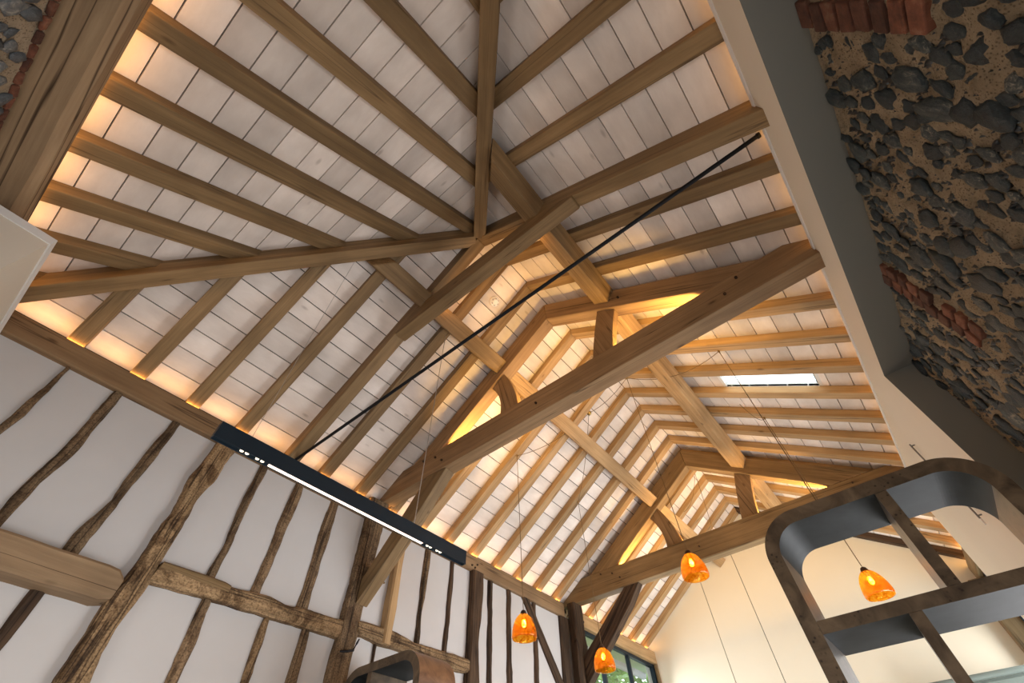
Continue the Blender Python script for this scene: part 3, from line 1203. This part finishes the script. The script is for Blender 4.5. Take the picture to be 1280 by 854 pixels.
def hewn(name, A, B, yf, mat, label, cat, yb=YW - .0004, rough=0.004, axis='z', extend=None, parent=None, group=None, n=None):
    """hewn timber on the framed wall. A and B are its two long edges as (x, z) in the wall plane."""
    if extend == 'floor':
        for E in (A, B):
            E.append((E[-1][0], ZF + 0.0))
    L_ = sum(math.hypot(b[0] - a[0], b[1] - a[1]) for a, b in zip(A, A[1:]))
    n = n or max(6, int(L_ / 0.016))
    a_, b_ = resample(A, n), resample(B, n)
    vs = []
    sd = random.uniform(0, 50)
    for i in range(n):
        (xa, za), (xb, zb) = a_[i], b_[i]
        wdt = max(1e-4, math.hypot(xb - xa, zb - za))
        ux, uz = (xb - xa) / wdt, (zb - za) / wdt
        t = i / n * L_ * 14
        e1 = noise.noise(Vector((t, sd, 0))) * rough + noise.noise(Vector((t * 3, sd, 4))) * rough * .5
        e2 = noise.noise(Vector((t, sd, 9))) * rough + noise.noise(Vector((t * 3, sd, 14))) * rough * .5
        f1 = noise.noise(Vector((t * .8, sd, 19))) * rough * .8
        xa, za, xb, zb = xa + ux * e1, za + uz * e1, xb + ux * e2, zb + uz * e2
        c1 = min(0.007, wdt * .22)
        y_ = yf + f1
        for (x, y, z_) in ((xa, yb, za), (xa, y_ + c1, za), (xa + ux * c1, y_, za + uz * c1), ((xa + xb) / 2, y_ + noise.noise(Vector((t, sd, 30))) * rough * .3, (za + zb) / 2),
                           (xb - ux * c1, y_, zb - uz * c1), (xb, y_ + c1, zb), (xb, yb, zb)):
            vs.append(W(x, y, z_))
    fs = []
    m_ = 7
    for i in range(n - 1):
        for k_ in range(m_):
            l_ = (k_ + 1) % m_
            fs.append((i * m_ + k_, i * m_ + l_, (i + 1) * m_ + l_, (i + 1) * m_ + k_))
    fs += [tuple(range(m_)), tuple(range(n * m_ - 1, n * m_ - m_ - 1, -1))]
    d = Vector((A[-1][0] - A[0][0], 0, A[-1][1] - A[0][1]))
    mid = W((A[0][0] + B[-1][0]) / 2, (yf + yb) / 2, (A[0][1] + B[-1][1]) / 2)
    o = add(name, vs, fs, mat, parent=parent, frame=frame_at(mid, d, (0, -1, 0)))
    if label:
        tag(o, label, cat, group)
    return o


def px_edges(pl, Y):
    return [(lambda q: (q[0], q[2]))(atY(p, Y)) for p in pl]


ZP = 0.9165     # underside of the wall plate


def stud(name, lp, rp_, yf, mat, label, top=True, extend=None, zlow=None, rough=0.004, cat='stud', n=None):
    A, B = px_edges(lp, yf), px_edges(rp_, yf)
    if top:
        for E in (A, B):
            if E[0][1] > ZP:
                E[0] = (E[0][0], ZP)
            elif E[0][1] < ZP:
                E.insert(0, (E[0][0], ZP))
    if zlow is not None:
        for E in (A, B):
            E[-1] = (E[-1][0], zlow)
    return hewn(name, A, B, yf, mat, label, cat, extend=extend, rough=rough, n=n)


w1 = lambda *p: crp(0, 564, 2.944, p)
w0 = lambda *p: crp(0, 280, 2.944, p)
w2 = lambda *p: crp(400, 640, 7.111, p)
w3 = lambda *p: crp(410, 754, 6.095, p)
YS = 1.404
stud('stud', [(81, 460), (60, 481), (25, 510), (0, 530)], [(86, 463), (66, 484), (38, 512), (0, 541)], YS, 'old', 'thin crooked dark stud beside the boxed corner', extend='floor')
stud('stud', w0((415, 625), (330, 720), (205, 854)) + w1((115, 92), (0, 225)), w0((452, 632), (400, 700), (270, 854)) + w1((140, 130), (20, 272)), YS, 'old', 'broad dark stud whose foot runs behind the thick projecting rail', zlow=0.44)
stud('stud', w1((545, 0), (475, 90), (420, 170), (285, 290), (240, 350)), w1((592, 0), (520, 95), (400, 235), (350, 300), (300, 372)), YS, 'old', 'knobbly dark stud standing above the thick projecting rail', zlow=0.47)
stud('stud', w1((135, 480), (60, 570), (0, 650)), w1((190, 495), (90, 620), (0, 735)), YS, 'old_dark', 'dark stud continuing below the thick projecting rail', top=False, extend='floor')
stud('post', w1((785, -8), (700, 110), (640, 210), (560, 325), (480, 440), (400, 540), (300, 700), (205, 850)), w1((868, -8), (800, 95), (740, 170), (672, 270), (600, 400), (515, 540), (450, 620), (330, 850)), 1.388, 'old_pale',
     'thick gnarled old post with dark knots between the two rails', extend='floor', rough=0.007, cat='post')
stud('stud', w1((955, 65), (920, 135), (875, 220), (830, 340), (765, 450)), w1((988, 65), (930, 175), (900, 240), (850, 350), (800, 460)), YS, 'old', 'crooked stud next to the gnarled post, above the wavy rail', zlow=0.53)
stud('stud', w1((1090, 125), (1050, 210), (1015, 300), (930, 500)), w1((1122, 130), (1090, 220), (1050, 310), (965, 520)), YS, 'old', 'straight narrow stud above the middle of the wavy rail', zlow=0.53)
stud('stud', w1((1220, 190), (1180, 300), (1150, 400), (1095, 570)), w1((1252, 195), (1215, 320), (1188, 400), (1140, 575)), YS, 'old', 'notched stud above the wavy rail, next to the post with the oak brace', zlow=0.53)
stud('stud', w1((750, 540), (690, 670), (610, 850)), w1((785, 545), (730, 690), (660, 850)), YS, 'old', 'broad dark stud below the wavy rail', top=False, extend='floor')
stud('stud', w1((980, 605), (940, 700), (890, 850)), w1((997, 610), (965, 720), (920, 850)), YS, 'old_pale', 'thin tapering brown stud below the wavy rail', top=False, extend='floor')
stud('stud', w1((1117, 650), (1090, 735), (1055, 850)), w1((1142, 655), (1125, 740), (1095, 850)), YS, 'old', 'patched stud below the wavy rail, next to the post with the iron hook', top=False, extend='floor')

# thick projecting rail with its worn end
bx = [(-0.47, 0.502), (0.207, 0.497), (0.232, 0.490), (0.240, 0.478)]
by = [(-0.47, 0.431), (0.200, 0.430), (0.232, 0.430), (0.239, 0.436)]
hewn('rail', bx, by, 1.352, 'oak_split', 'thick projecting oak rail ending against the gnarled post', 'rail', rough=0.0025, n=30)
# wavy rails
hewn('rail', [(0.300, .549), (0.330, .551), (0.470, .551), (0.487, .549), (0.60, .556), (0.66, .551), (0.72, .557), (0.858, .560)], [(0.295, .503), (0.45, .507), (0.626, .509), (0.74, .511), (0.858, .512)], 1.388, 'old_pale', 'wavy old rail with a new oak patch between the gnarled post and the braced post', 'rail', rough=0.004)
rail_o = [o for o in COL.objects if o.get('label', '').startswith('wavy old rail with')][0]
hewn('oak_patch', [(0.302, .5505), (0.335, .5525), (0.478, .5525), (0.484, .549)], [(0.300, .534), (0.35, .533), (0.478, .531), (0.484, .532)], 1.3845, 'oak', None, None, parent=rail_o, rough=0.001, yb=1.39)
A = px_edges(w3((240, 128), (380, 165), (500, 200), (560, 235), (650, 290), (800, 340), (950, 382), (1085, 425)), 1.388)
B = px_edges(w3((228, 237), (330, 275), (420, 312), (560, 360), (650, 395), (800, 447), (950, 500), (1085, 533)), 1.388)
hewn('rail', A, B, 1.388, 'old_pale', 'wavy pitted rail between the braced post and the dark post', 'rail', rough=0.005)

# post under the first tie beam
A = px_edges(w2((445, 0), (420, 70), (330, 450), (230, 853)), 1.392)
B = px_edges(w2((600, 60), (580, 150), (490, 480), (395, 853)), 1.392)
A = [(0.846, 1.0015)] + [(0.850, .93)] + [(x, z_) for x, z_ in A if z_ < .9]
B = [(0.935, 1.0015)] + [(0.930, .93)] + [(x, z_) for x, z_ in B if z_ < .9]
p2 = hewn('post', A, B, 1.392, 'old', 'tall cracked old post carrying the first tie beam, with an oak brace', 'post', extend='floor', rough=0.005)
v, f = tube([W(0.870, 1.388, .478), W(0.890, 1.375, .480), W(0.908, 1.375, .486), W(0.918, 1.378, .508), W(0.922, 1.376, .520)], [.007, .009, .009, .008, .005], 8)
tag(add('iron_hook', v, f, 'iron'), 'black wrought iron hook driven into the cracked post', 'hook')

bp = [(1.3915, 0.694), (1.138, 1.0012), (1.040, 1.0012), (1.178, 0.832), (1.3915, 0.617)]
v = [W(0.8865 + 0.02 * (1.3915 - y) / 0.35 + dx, y, z_) for dx in (0, .047) for y, z_ in bp]
f = [(0, 1, 2, 3, 4), (9, 8, 7, 6, 5)] + [(i, (i + 1) % 5, 5 + (i + 1) % 5, 5 + i) for i in range(5)]
br1 = add('brace', v, f, 'oak', frame=frame_at(W(.92, 1.22, .82), (0, 1, -1), (1, 0, 0)), bevel=0.006)
tag(br1, 'straight oak brace rising from the cracked post to the first tie beam', 'brace')
v, f = tube([W(.925, 1.345, .690), W(.952, 1.345, .690)], 0.008, 6)
add('peg', v, f, 'oak', parent=br1)

stud('stud', w2((725, 240), (690, 420), (610, 853)) + w3((440, 190),), w2((790, 220), (750, 440), (690, 853)) + w3((500, 203),), 1.382, 'oak_pale', 'new pale oak stud standing proud beside the braced post', zlow=0.535, rough=0.0015)
stud('stud', w2((950, 340), (905, 640), (885, 853)) + w3((672, 282),), w2((995, 365), (962, 640), (920, 853)) + w3((700, 285),), YS, 'old', 'dark waney stud in the middle of the panel past the pale oak stud', zlow=0.525)
stud('stud', w2((1170, 455), (1150, 700), (1135, 853)) + w3((880, 355),), w2((1200, 460), (1185, 700), (1167, 853)) + w3((912, 358),), YS, 'old_dark', 'slim dark stud next to the smooth dark post', zlow=0.51)
stud('stud', w3((360, 305), (338, 440)), w3((378, 308), (352, 440)), YS, 'old_dark', 'very thin dark stud below the wavy pitted rail', top=False, extend='floor')
stud('post', [(592.5, 716), (591.3, 754), (585.5, 852)], [(605.8, 717), (605, 754), (599, 808), (601, 852)], 1.385, 'old_dark', 'smooth dark post with a bulge halfway up the wall', extend='floor', cat='post')
stud('stud', [(611.5, 728), (611, 790), (610, 854)], [(617, 731), (616.5, 790), (615.5, 854)], YS, 'old_dark', 'slim dark stud just past the smooth dark post', extend='floor')
stud('stud', [(634.5, 741), (635, 800), (635.5, 854)], [(639.5, 743), (640.5, 800), (642, 854)], YS, 'old_dark', 'slim dark stud with a small notch before the leaning brace', extend='floor')
stud('stud', [(668.5, 798), (670, 854)], [(673.5, 800), (675.5, 854)], YS, 'old_dark', 'slim dark stud crossed by the leaning brace', extend='floor')
hewn('brace', [(1.820, ZP), (2.07, .60), (2.12, .53)], [(1.872, ZP), (2.11, .625), (2.17, .545)], 1.398, 'old_dark', 'long dark brace leaning against the paired posts', 'brace', rough=0.002)

# paired posts under the second tie beam
stud('post', [(700.5, 771), (704, 812), (707, 854)], [(712, 771), (713, 812), (716, 854)], 1.398, 'old_dark', 'dark flat post set back behind the bolted post', extend='floor', cat='post', rough=0.002)
A = [(2.205, 0.9895), (2.203, .85), (2.196, .75), (2.19, .62)]
B = [(2.292, 0.9895), (2.292, .85), (2.298, .78), (2.288, .70), (2.290, .62)]
p4 = hewn('post', A, B, 1.352, 'old_dark', 'gnarled dark post with two iron bolts under the second tie beam', 'post', extend='floor', rough=0.005, yb=1.394)
for zz in (.915, .80):
    v, f = join(lathe(W(2.2935, 1.362, zz), [(0.0, .02), (.018, .014), (.022, 0), (.018, -.014), (0, -.02)], 12))
    add('iron_bolt', v, f, 'iron', parent=p4, smooth=True)
yz_timber('brace', T2 + .002, T2 + .050, [(1.351, 0.742), (1.049, 0.9895), (0.963, 0.9895), (1.036, 0.906), (1.351, 0.622)], 'old_dark', (0, 1, -1),
          'heavy dark brace rising from the bolted post to the second tie beam', 'brace')

# ------------------------------------------------------------------ far left window and what is outside
YG = 1.43
wx0, wx1, wz1, wz0 = 2.30, 3.205, 0.915, 0.02
v, f = join(box(wx0, wx1, YG - .012, YG + .012, wz1 - .018, wz1), box(wx0, wx1, YG - .012, YG + .012, wz0, wz0 + .018),
            box(wx0, wx0 + .018, YG - .012, YG + .012, wz0 + .018, wz1 - .018), box(wx1 - .018, wx1, YG - .012, YG + .012, wz0 + .018, wz1 - .018))
win = tag(add('window_2', v, f, 'blue_black', bevel=0.003), 'black framed window under the pale oak wall plate', kind='structure')
mull = [2.560, 2.878]
for x in mull:
    v, f = box(x - .009, x + .009, YG - .012, YG + .012, wz0 + .018, wz1 - .018)
    add('mullion', v, f, 'blue_black', parent=win, bevel=0.003)
ed = [wx0 + .018] + [e for x in mull for e in (x - .009, x + .009)] + [wx1 - .018]
for a, b in zip(ed[::2], ed[1::2]):
    v, f = box(a, b, YG - .002, YG + .002, wz0 + .018, wz1 - .018)
    add('pane', v, f, 'glass', parent=win)
v, f = box(wx1, XF - .008, 1.397, YG + .01, ZF, 0.9155)
tag(add('window_jamb', v, f, 'oak', frame=frame_at(W(wx1, 1.4, .2), (0, 0, 1))), 'oak jamb between the black framed window and the gable wall', 'jamb')
# eaves board and gutter outside
p = [W(2.1, 1.476, 0.930), W(2.1, 1.565, 0.928), W(2.1, 1.565, 0.944), W(2.1, 1.476, 0.946)]
v, f = prism(p, (1.3 * U, 0, 0))
tag(add('eaves_board', v, f, 'eaves'), 'pale green eaves board outside the black framed window', 'board')
v, f = tube([W(2.1, 1.595, 0.925), W(3.4, 1.595, 0.925)], 0.058, 12)
tag(add('gutter', v, f, 'grey_plastic'), 'grey gutter along the eaves outside the black framed window', 'gutter')
v, f = box(1.2, 7.0, 1.52, 6.0, ZF - .1, ZF - .06)
tag(add('lawn', v, f, 'lawn'), 'green lawn outside the black framed window', kind='structure')


def tree(name, x, y, label, seed, nleaf=9000, h=3.0, rad=1.0):
    rnd = random.Random(seed)
    base = W(x, y, ZF - .06)
    t = empty(name, base)
    tag(t, label, 'tree', 'trees outside the window')
    v, f = tube([base, base + Vector((.1, 0, h * U * .3)), base + Vector((0, .1, h * U * .65))], [.16, .12, .06], 10)
    add('trunk', v, f, 'bark', parent=t)
    vs, fs = [], []
    for i in range(nleaf):
        d = Vector((rnd.gauss(0, 1), rnd.gauss(0, 1), rnd.gauss(0, 1))).normalized()
        rr = rnd.random() ** 0.4
        c = base + Vector((0, 0, h * U * .62)) + Vector((d.x * rad * U * rr, d.y * rad * U * rr, d.z * h * U * .5 * rr))
        a = Vector((rnd.uniform(-1, 1), rnd.uniform(-1, 1), rnd.uniform(-.6, .6))).normalized()
        b = a.cross(Vector((rnd.uniform(-1, 1), rnd.uniform(-1, 1), rnd.uniform(-1, 1)))).normalized()
        s_ = rnd.uniform(.07, .15)
        k_ = len(vs)
        vs += [c - a * s_, c + b * s_ * .5, c + a * s_, c - b * s_ * .5]
        fs.append((k_, k_ + 1, k_ + 2, k_ + 3))
    o = add('foliage', vs, fs, 'leaf', parent=t, fix=False)
    tag(o, kind='stuff')


tree('garden_tree', 3.2, 2.65, 'leafy green tree close to the black framed window', 3)
tree('garden_tree', 5.4, 3.4, 'leafy green tree behind the nearer garden tree', 4, 7000)

# ------------------------------------------------------------------ far right corner: set back glazing
v, f = box(2.44, XF - .008, -0.47, -0.385, 0.900, 0.975)
tag(add('wall_plate', v, f, 'oak', frame=frame_at(W(2.8, -.42, .93), (1, 0, 0)), bevel=0.01), 'oak wall plate over the corner glazing past the white lining', 'beam')
v, f = join(box(2.44, 3.13, -0.425, -0.405, 0.882, 0.900), box(2.44, 2.458, -0.425, -0.405, ZF, 0.882), box(3.112, 3.13, -0.425, -0.405, ZF, 0.882), box(2.775, 2.790, -0.425, -0.405, ZF, 0.882))
wc = tag(add('window_3', v, f, 'blue_black', bevel=0.003), 'dark framed corner glazing past the white lining', kind='structure')
for a, b in ((2.458, 2.775), (2.790, 3.112)):
    v, f = box(a, b, -0.417, -0.413, ZF, 0.882)
    add('pane', v, f, 'glass', parent=wc)
v, f = box(3.13, XF - .008, -0.43, -0.335, ZF, 0.8995)
tag(add('post', v, f, 'oak', frame=frame_at(W(3.17, -.38, .2), (0, 0, 1)), bevel=0.008), 'square oak post between the corner glazing and the gable wall', 'post')
# tall sage cabinet against the gable wall
cab = empty('tall_cabinet', W(3.08, -0.03, ZF))
tag(cab, 'tall sage green cabinet with a rounded cornice against the gable wall', 'cabinet')
v, f = box(3.02, XF - .008, -0.30, 0.10, ZF, 0.522)
add('body', v, f, 'sage', parent=cab, bevel=0.004)
v, f = tube([W(3.016, -0.31, 0.533), W(3.016, 0.11, 0.533)], 0.028, 14)
add('cornice', v, f, 'sage', parent=cab, smooth=False)
for a, b in ((-0.295, -0.102), (-0.098, 0.095)):
    v, f = box(3.013, 3.02, a, b, ZF + .03, 0.512)
    dr = add('door', v, f, 'sage', parent=cab, bevel=0.003)
    yk = -0.115 if a < -.2 else -0.085
    v, f = tube([W(3.013, yk, -.05), W(3.004, yk, -.05), W(3.004, yk, .05), W(3.013, yk, .05)], .006, 6)
    add('handle', v, f, 'brass', parent=dr)

# ------------------------------------------------------------------ slender wall bar on the white lining
v, f = tube([W(1.7225, YR + .010, 0.885), W(1.7225, YR + .010, 0.623)], 0.006, 8)
wb = empty('wall_bar', W(1.7225, YR, .62))
tag(wb, 'slender grey vertical bar fixed to the white lining', 'bar')
add('rod', v, f, 'grey_metal', parent=wb)
for zz in (.878, .632):
    v, f = tube([W(1.7225, YR, zz), W(1.7225, YR + .010, zz)], .005, 6)
    add('bracket', v, f, 'grey_metal', parent=wb)
v, f = tube([W(1.7225, YR + .010, 0.623), W(1.7225, YR + .010, 0.606)], .007, 8)
add('end_cap', v, f, 'white_plastic', parent=wb)

# ------------------------------------------------------------------ tie rod
rod = empty('tie_rod', W(.5225, .54, 1.0))
tag(rod, 'thin black steel tie rod stretched across the barn', 'rod')
ra, rb = W(.5523, YR + .001, 1.0642), W(.4955, 1.394, .9689)
v, f = tube([ra, rb], .0125, 12)
add('bar', v, f, 'black', parent=rod)
for q_, s_ in ((ra, 1), (rb, -1)):
    v, f = tube([q_, q_ + (rb - ra).normalized() * (.014 * s_)], .017, 12)
    add('anchor', v, f, 'black', parent=rod)

# ------------------------------------------------------------------ smoke detector
sd = empty('smoke_detector', W(.7215, .6454, 1.544))
tag(sd, 'small round white smoke detector on the ceiling boards', 'detector')
nrm = Vector((0, -K, -1)).normalized()
c0 = W(.7215, .6454, ZR + DZ - K * (.6454 - C))
v, f = tube([c0, c0 + nrm * .012, c0 + nrm * .022], [.052, .052, .046], 24)
add('base', v, f, 'white_plastic', parent=sd)
v, f = tube([c0 + nrm * .022, c0 + nrm * .036, c0 + nrm * .044], [.034, .033, .022], 20)
add('sensor_cap', v, f, 'white_plastic', parent=sd)
for q_ in range(6):
    w_ = q_ * math.pi / 3
    t1_, t2_ = Vector((1, 0, 0)), nrm.cross(Vector((1, 0, 0)))
    cc = c0 + (t1_ * math.cos(w_) + t2_ * math.sin(w_)) * .034 + nrm * .029
    v, f = tube([cc, cc + nrm * .009], .006, 6)
    add('vent', v, f, 'grey_plastic', parent=sd)

# ------------------------------------------------------------------ linear track light
ty0, ty1, tz0, tz1, tx0, tx1 = 0.823, 0.838, 0.546, 0.581, 0.137, 0.826
tl = empty('linear_light', W(.48, .83, tz0))
tag(tl, 'long black linear pendant light with a lit strip and small spots', 'lamp')
v, f = join(box(tx0, tx1, ty0, ty0 + .002, tz0, tz1), box(tx0, tx1, ty1 - .002, ty1, tz0, tz1), box(tx0, tx1, ty0 + .002, ty1 - .002, tz0 + .004, tz1),
            box(tx0, tx0 + .002, ty0 + .002, ty1 - .002, tz0, tz0 + .004), box(tx1 - .002, tx1, ty0 + .002, ty1 - .002, tz0, tz0 + .004))
add('housing', v, f, 'blue_black', parent=tl)
v, f = box(.2545, .6755, ty0 + .003, ty1 - .003, tz0 + .001, tz0 + .004)
add('light_strip', v, f, 'led_white', parent=tl)
for x in (.196, .207, .229, .240, .693, .704, .727, .738):
    v, f = tube([W(x, .8305, tz0 + .004), W(x, .8305, tz0 + .0015)], .009, 12)
    add('spot', v, f, 'spot', parent=tl)
for x in (.20, .641):
    zt = und(.8305)
    v, f = tube([W(x, .8305, tz1), W(x, .8305, zt)], .0028 if x > .5 else .0012, 6)
    add('suspension_wire', v, f, 'wire', parent=tl)
area_light('linear_light_glow', W(.465, .8305, tz0 - .003), (0, 0, -1), .42 * U, .03, 7, (1.0, .80, .60))

# ------------------------------------------------------------------ amber pendants
PEND = [
    ((1.298, 1.000, .604), 'L', 'amber glass bell pendant hanging in front of the slim dark studs'),
    ((1.806, 1.000, .617), 'L', 'amber glass bell pendant hanging in front of the black framed window'),
    ((1.478, 0.440, .690), 'R', 'amber glass bell pendant hanging by the second tie beam'),
    ((1.811, 0.018, .617), 'R', 'amber glass bell pendant seen through the open shelf unit'),
    ((1.316, 0.018, .616), 'R', 'amber glass bell pendant hidden behind the head of the shelf unit, only its cord showing'),
]


def swag(a, b, sag, n=14):
    pts = []
    for i in range(n + 1):
        t = i / n
        p = a.lerp(b, t)
        p.z -= sag * 4 * t * (1 - t)
        pts.append(p)
    return pts


rose1 = W(1.5238, .700, und(.70) + DZ - .002)
bell = [(.020, 0), (.034, -.006), (.052, -.022), (.072, -.050), (.088, -.086), (.099, -.126), (.105, -.168), (.106, -.200), (.101, -.216),
        (.098, -.2155), (.102, -.199), (.101, -.168), (.095, -.127), (.084, -.088), (.068, -.053), (.049, -.026), (.032, -.010), (.018, -.005)]
for i, ((x, y, z_), side, lab) in enumerate(PEND):
    top = W(x, y, und(y))
    c = W(x, y, z_ - .004)
    pe = empty('pendant_lamp', c)
    tag(pe, lab, 'lamp', 'amber glass pendants')
    v, f = tube([top + Vector((0, 0, -.02)), c + Vector((0, 0, .03))], .0032, 6)
    add('cord', v, f, 'cord', parent=pe)
    v, f = tube([top, top + Vector((0, 0, -.028))], [.009, .006], 8)
    add('hook', v, f, 'brass', parent=pe)
    v, f = tube([c + Vector((0, 0, .024)), c + Vector((0, 0, .016)), c + Vector((0, 0, .0)), c + Vector((0, 0, -.012))], [.008, .020, .026, .026], 14)
    cap = add('cap', v, f, 'old_dark', parent=pe)
    v, f = lathe(c + Vector((0, 0, -.004)), [(r_ * .94, h_ * .84) for r_, h_ in bell], 36)
    add('shade', v, f, 'amber', parent=pe, smooth=True)
    v, f = tube([c + Vector((0, 0, -.012)), c + Vector((0, 0, -.050))], .015, 12)
    add('lamp_holder', v, f, 'brass', parent=pe)
    v, f = lathe(c + Vector((0, 0, -.050)), [(.008, 0), (.012, -.010), (.016, -.024), (.016, -.036), (.012, -.046), (.001, -.052)], 16)
    add('bulb', v, f, 'bulb', parent=pe, smooth=True)
    if i == 2:
        continue
    tgt = top + Vector((0, 0, -.01))
    src = rose1 if i < 2 else (W(1.478, .44, und(.44)) if i == 4 else W(1.70, .07, und(.07) - .002))
    v, f = tube(swag(src, tgt, .16 if i == 4 else .10), .0030, 6)
    add('swag_cable', v, f, 'cord', parent=pe)
# ceiling roses
for (rx, ry, lab) in ((1.5238, .700, 'small round brass ceiling rose feeding the pendant cables'), (2.512, .545, 'small dark ceiling rose past the second truss')):
    c0 = W(rx, ry, und(ry) + DZ)
    n_ = Vector((0, -K if ry > C else K, -1)).normalized()
    v, f = tube([c0, c0 + n_ * .02, c0 + n_ * .035], [.030, .028, .012], 16)
    rs_ = empty('ceiling_rose', c0)
    tag(rs_, lab, 'ceiling rose')
    add('cup', v, f, 'brass' if ry > .6 else 'iron', parent=rs_)
    if ry > .6:
        v, f = tube(swag(rose1, W(1.478, .44, und(.44)), .06), .003, 6)
        add('cable', v, f, 'cord', parent=rs_)
    else:
        v, f = tube([c0 + n_ * .03, W(2.42, .53, 1.40), W(T2 + .05, .52, 1.1052)], .003, 6)
        add('cable', v, f, 'cord', parent=rs_)
        v, f = tube(swag(c0 + n_ * .03, W(2.62, .72, und(.72) + .002), .12), .003, 6)
        add('cable', v, f, 'cord', parent=rs_)

# ------------------------------------------------------------------ open shelf units with rounded corners
XS, XD = 0.89, 0.131


def rounded(y0, y1, z0, z1, r, n=22):
    """outline, clockwise from the lower y1 corner; only the upper corners are rounded"""
    pts = [(y1, z0)]
    for i in range(n + 1):
        w_ = math.pi / 2 * i / n
        pts.append((y1 - r + r * math.cos(w_), z1 - r + r * math.sin(w_)))
    for i in range(n + 1):
        w_ = math.pi / 2 + math.pi / 2 * i / n
        pts.append((y0 + r + r * math.cos(w_), z1 - r + r * math.sin(w_)))
    pts.append((y0, z0))
    return pts


def shelf_unit(y0, y1, zt, tl_, tt, label, div_up, div_dn, side_mat):
    s = empty('shelf_unit', W(XS + XD / 2, (y0 + y1) / 2, ZF))
    tag(s, label, 'shelf')
    out = rounded(y0, y1, ZF, zt, 0.072)
    inn = rounded(y0 + tl_, y1 - tl_, ZF + .03, zt - tt, 0.050)
    n = len(out)
    vs = [W(XS, *p) for p in out] + [W(XS, *p) for p in inn] + [W(XS + XD, *p) for p in out] + [W(XS + XD, *p) for p in inn]
    fs, fm = [], []
    for i in range(n):
        j = (i + 1) % n
        fs += [(i, j, n + j, n + i), (2 * n + i, 3 * n + i, 3 * n + j, 2 * n + j), (i, 2 * n + i, 2 * n + j, j), (n + i, n + j, 3 * n + j, 3 * n + i)]
        up = 0 < i < n - 2
        fm += [0, 0, 2, 1 if (2 < i < n - 4) else 0]
    fr = add('outer_frame', vs, fs, ['burl', 'patina', side_mat], parent=s, fm=fm, frame=Matrix.Translation(W(XS, y0, 0)))
    for p in fr.data.polygons:
        p.use_smooth = False
    zs = [(0.286 * XS, 0.2655 * XS), (0.100 * XS, 0.080 * XS), (-0.10 * XS, -0.12 * XS), (-0.32 * XS, -0.34 * XS)]
    ia, ib = y0 + tl_ + .0004, y1 - tl_ - .0004

    def two_tone(nm, a0, a1, z0, z1):
        v, f = box(XS + .0003, XS + XD - .0003, a0, a1, z0, z1)
        o = add(nm, v, f, ['burl', 'patina'], parent=s, frame=Matrix.Translation(W(XS, y0, 0)))
        for p in o.data.polygons:
            if nm == 'shelf':
                p.material_index = 1 if abs(p.normal.z) > .5 else 0
        return o
    for a, b in zs:
        two_tone('shelf', ia, ib, b, a)
    two_tone('divider', div_up[0], div_up[1], zs[0][0] + .0003, zt - tt - .0004)
    two_tone('divider', div_dn[0], div_dn[1], zs[1][0] + .0003, zs[0][1] - .0003)
    two_tone('divider', div_up[0], div_up[1], zs[2][0] + .0003, zs[1][1] - .0003)
    two_tone('divider', div_dn[0], div_dn[1], zs[3][0] + .0003, zs[2][1] - .0003)
    return s


shelf_unit(-0.2275, 0.132, 0.4245, 0.0235, 0.0225, 'tall open burl shelf unit with rounded corners beside the white lining',
           (-0.0878, -0.0703), (-0.0262, -0.0090), 'burl')
shelf_unit(1.029, 1.366, 0.4245, 0.0235, 0.0225, 'tall open burl shelf unit with rounded corners against the timber-framed wall',
           (1.232, 1.250), (1.17, 1.187), 'burl_red')

# ------------------------------------------------------------------ hidden led strips on the beams
AMBER = (1.0, 0.50, 0.14)


def led(a, b, up, watts, label, width=.012, tint=AMBER):
    a, b = Vector(a), Vector(b)
    d = b - a
    x = d.normalized()
    n_ = Vector(up).normalized()
    y = n_.cross(x)
    p = [a - y * width / 2, b - y * width / 2, b + y * width / 2, a + y * width / 2]
    v, f = prism(p, n_ * .004)
    o = add('led_strip', v, f, 'led_amber', frame=frame_at((a + b) / 2, x, n_))
    tag(o, label, 'light strip')
    area_light('led_strip_glow', (a + b) / 2 + n_ * .008, n_, d.length, width, watts, tint, xdir=x)


ZL = 0.9845
led(W(-.46, 1.409, ZL), W(2.17, 1.409, ZL), (0, -.55, 1), 6.5, 'amber light strip on the long oak wall plate')
led(W(2.30, 1.409, ZL), W(3.20, 1.409, ZL), (0, -.55, 1), 3, 'amber light strip on the pale oak wall plate')
led(W(-.420, -.28, ZL), W(-.420, 1.38, ZL), (.55, 0, 1), 5, 'amber light strip on the split oak end beam')
led(W(-.36, YR - .014, 1.031), W(2.42, YR - .014, 1.031), (0, .55, 1), 2.4, 'amber light strip behind the top of the white boxing')
led(W(2.46, -.397, .9755), W(3.20, -.397, .9755), (0, .55, 1), 3, 'amber light strip on the plate over the corner glazing')
for xt, w_ in ((T1, 'first'), (T2, 'second')):
    led(W(xt + TW / 2, -.20, 1.105), W(xt + TW / 2, 1.20, 1.105), (.7, 0, 1), 48, 'amber light strip on top of the %s tie beam' % w_, tint=(1.0, 0.58, 0.15))
led(W(.5135, .25, zc1 - .004), W(.5135, .77, zc1 - .004), (1, 0, .45), 4, 'amber light strip on top of the collar')
print('flints', nfl, nfn)
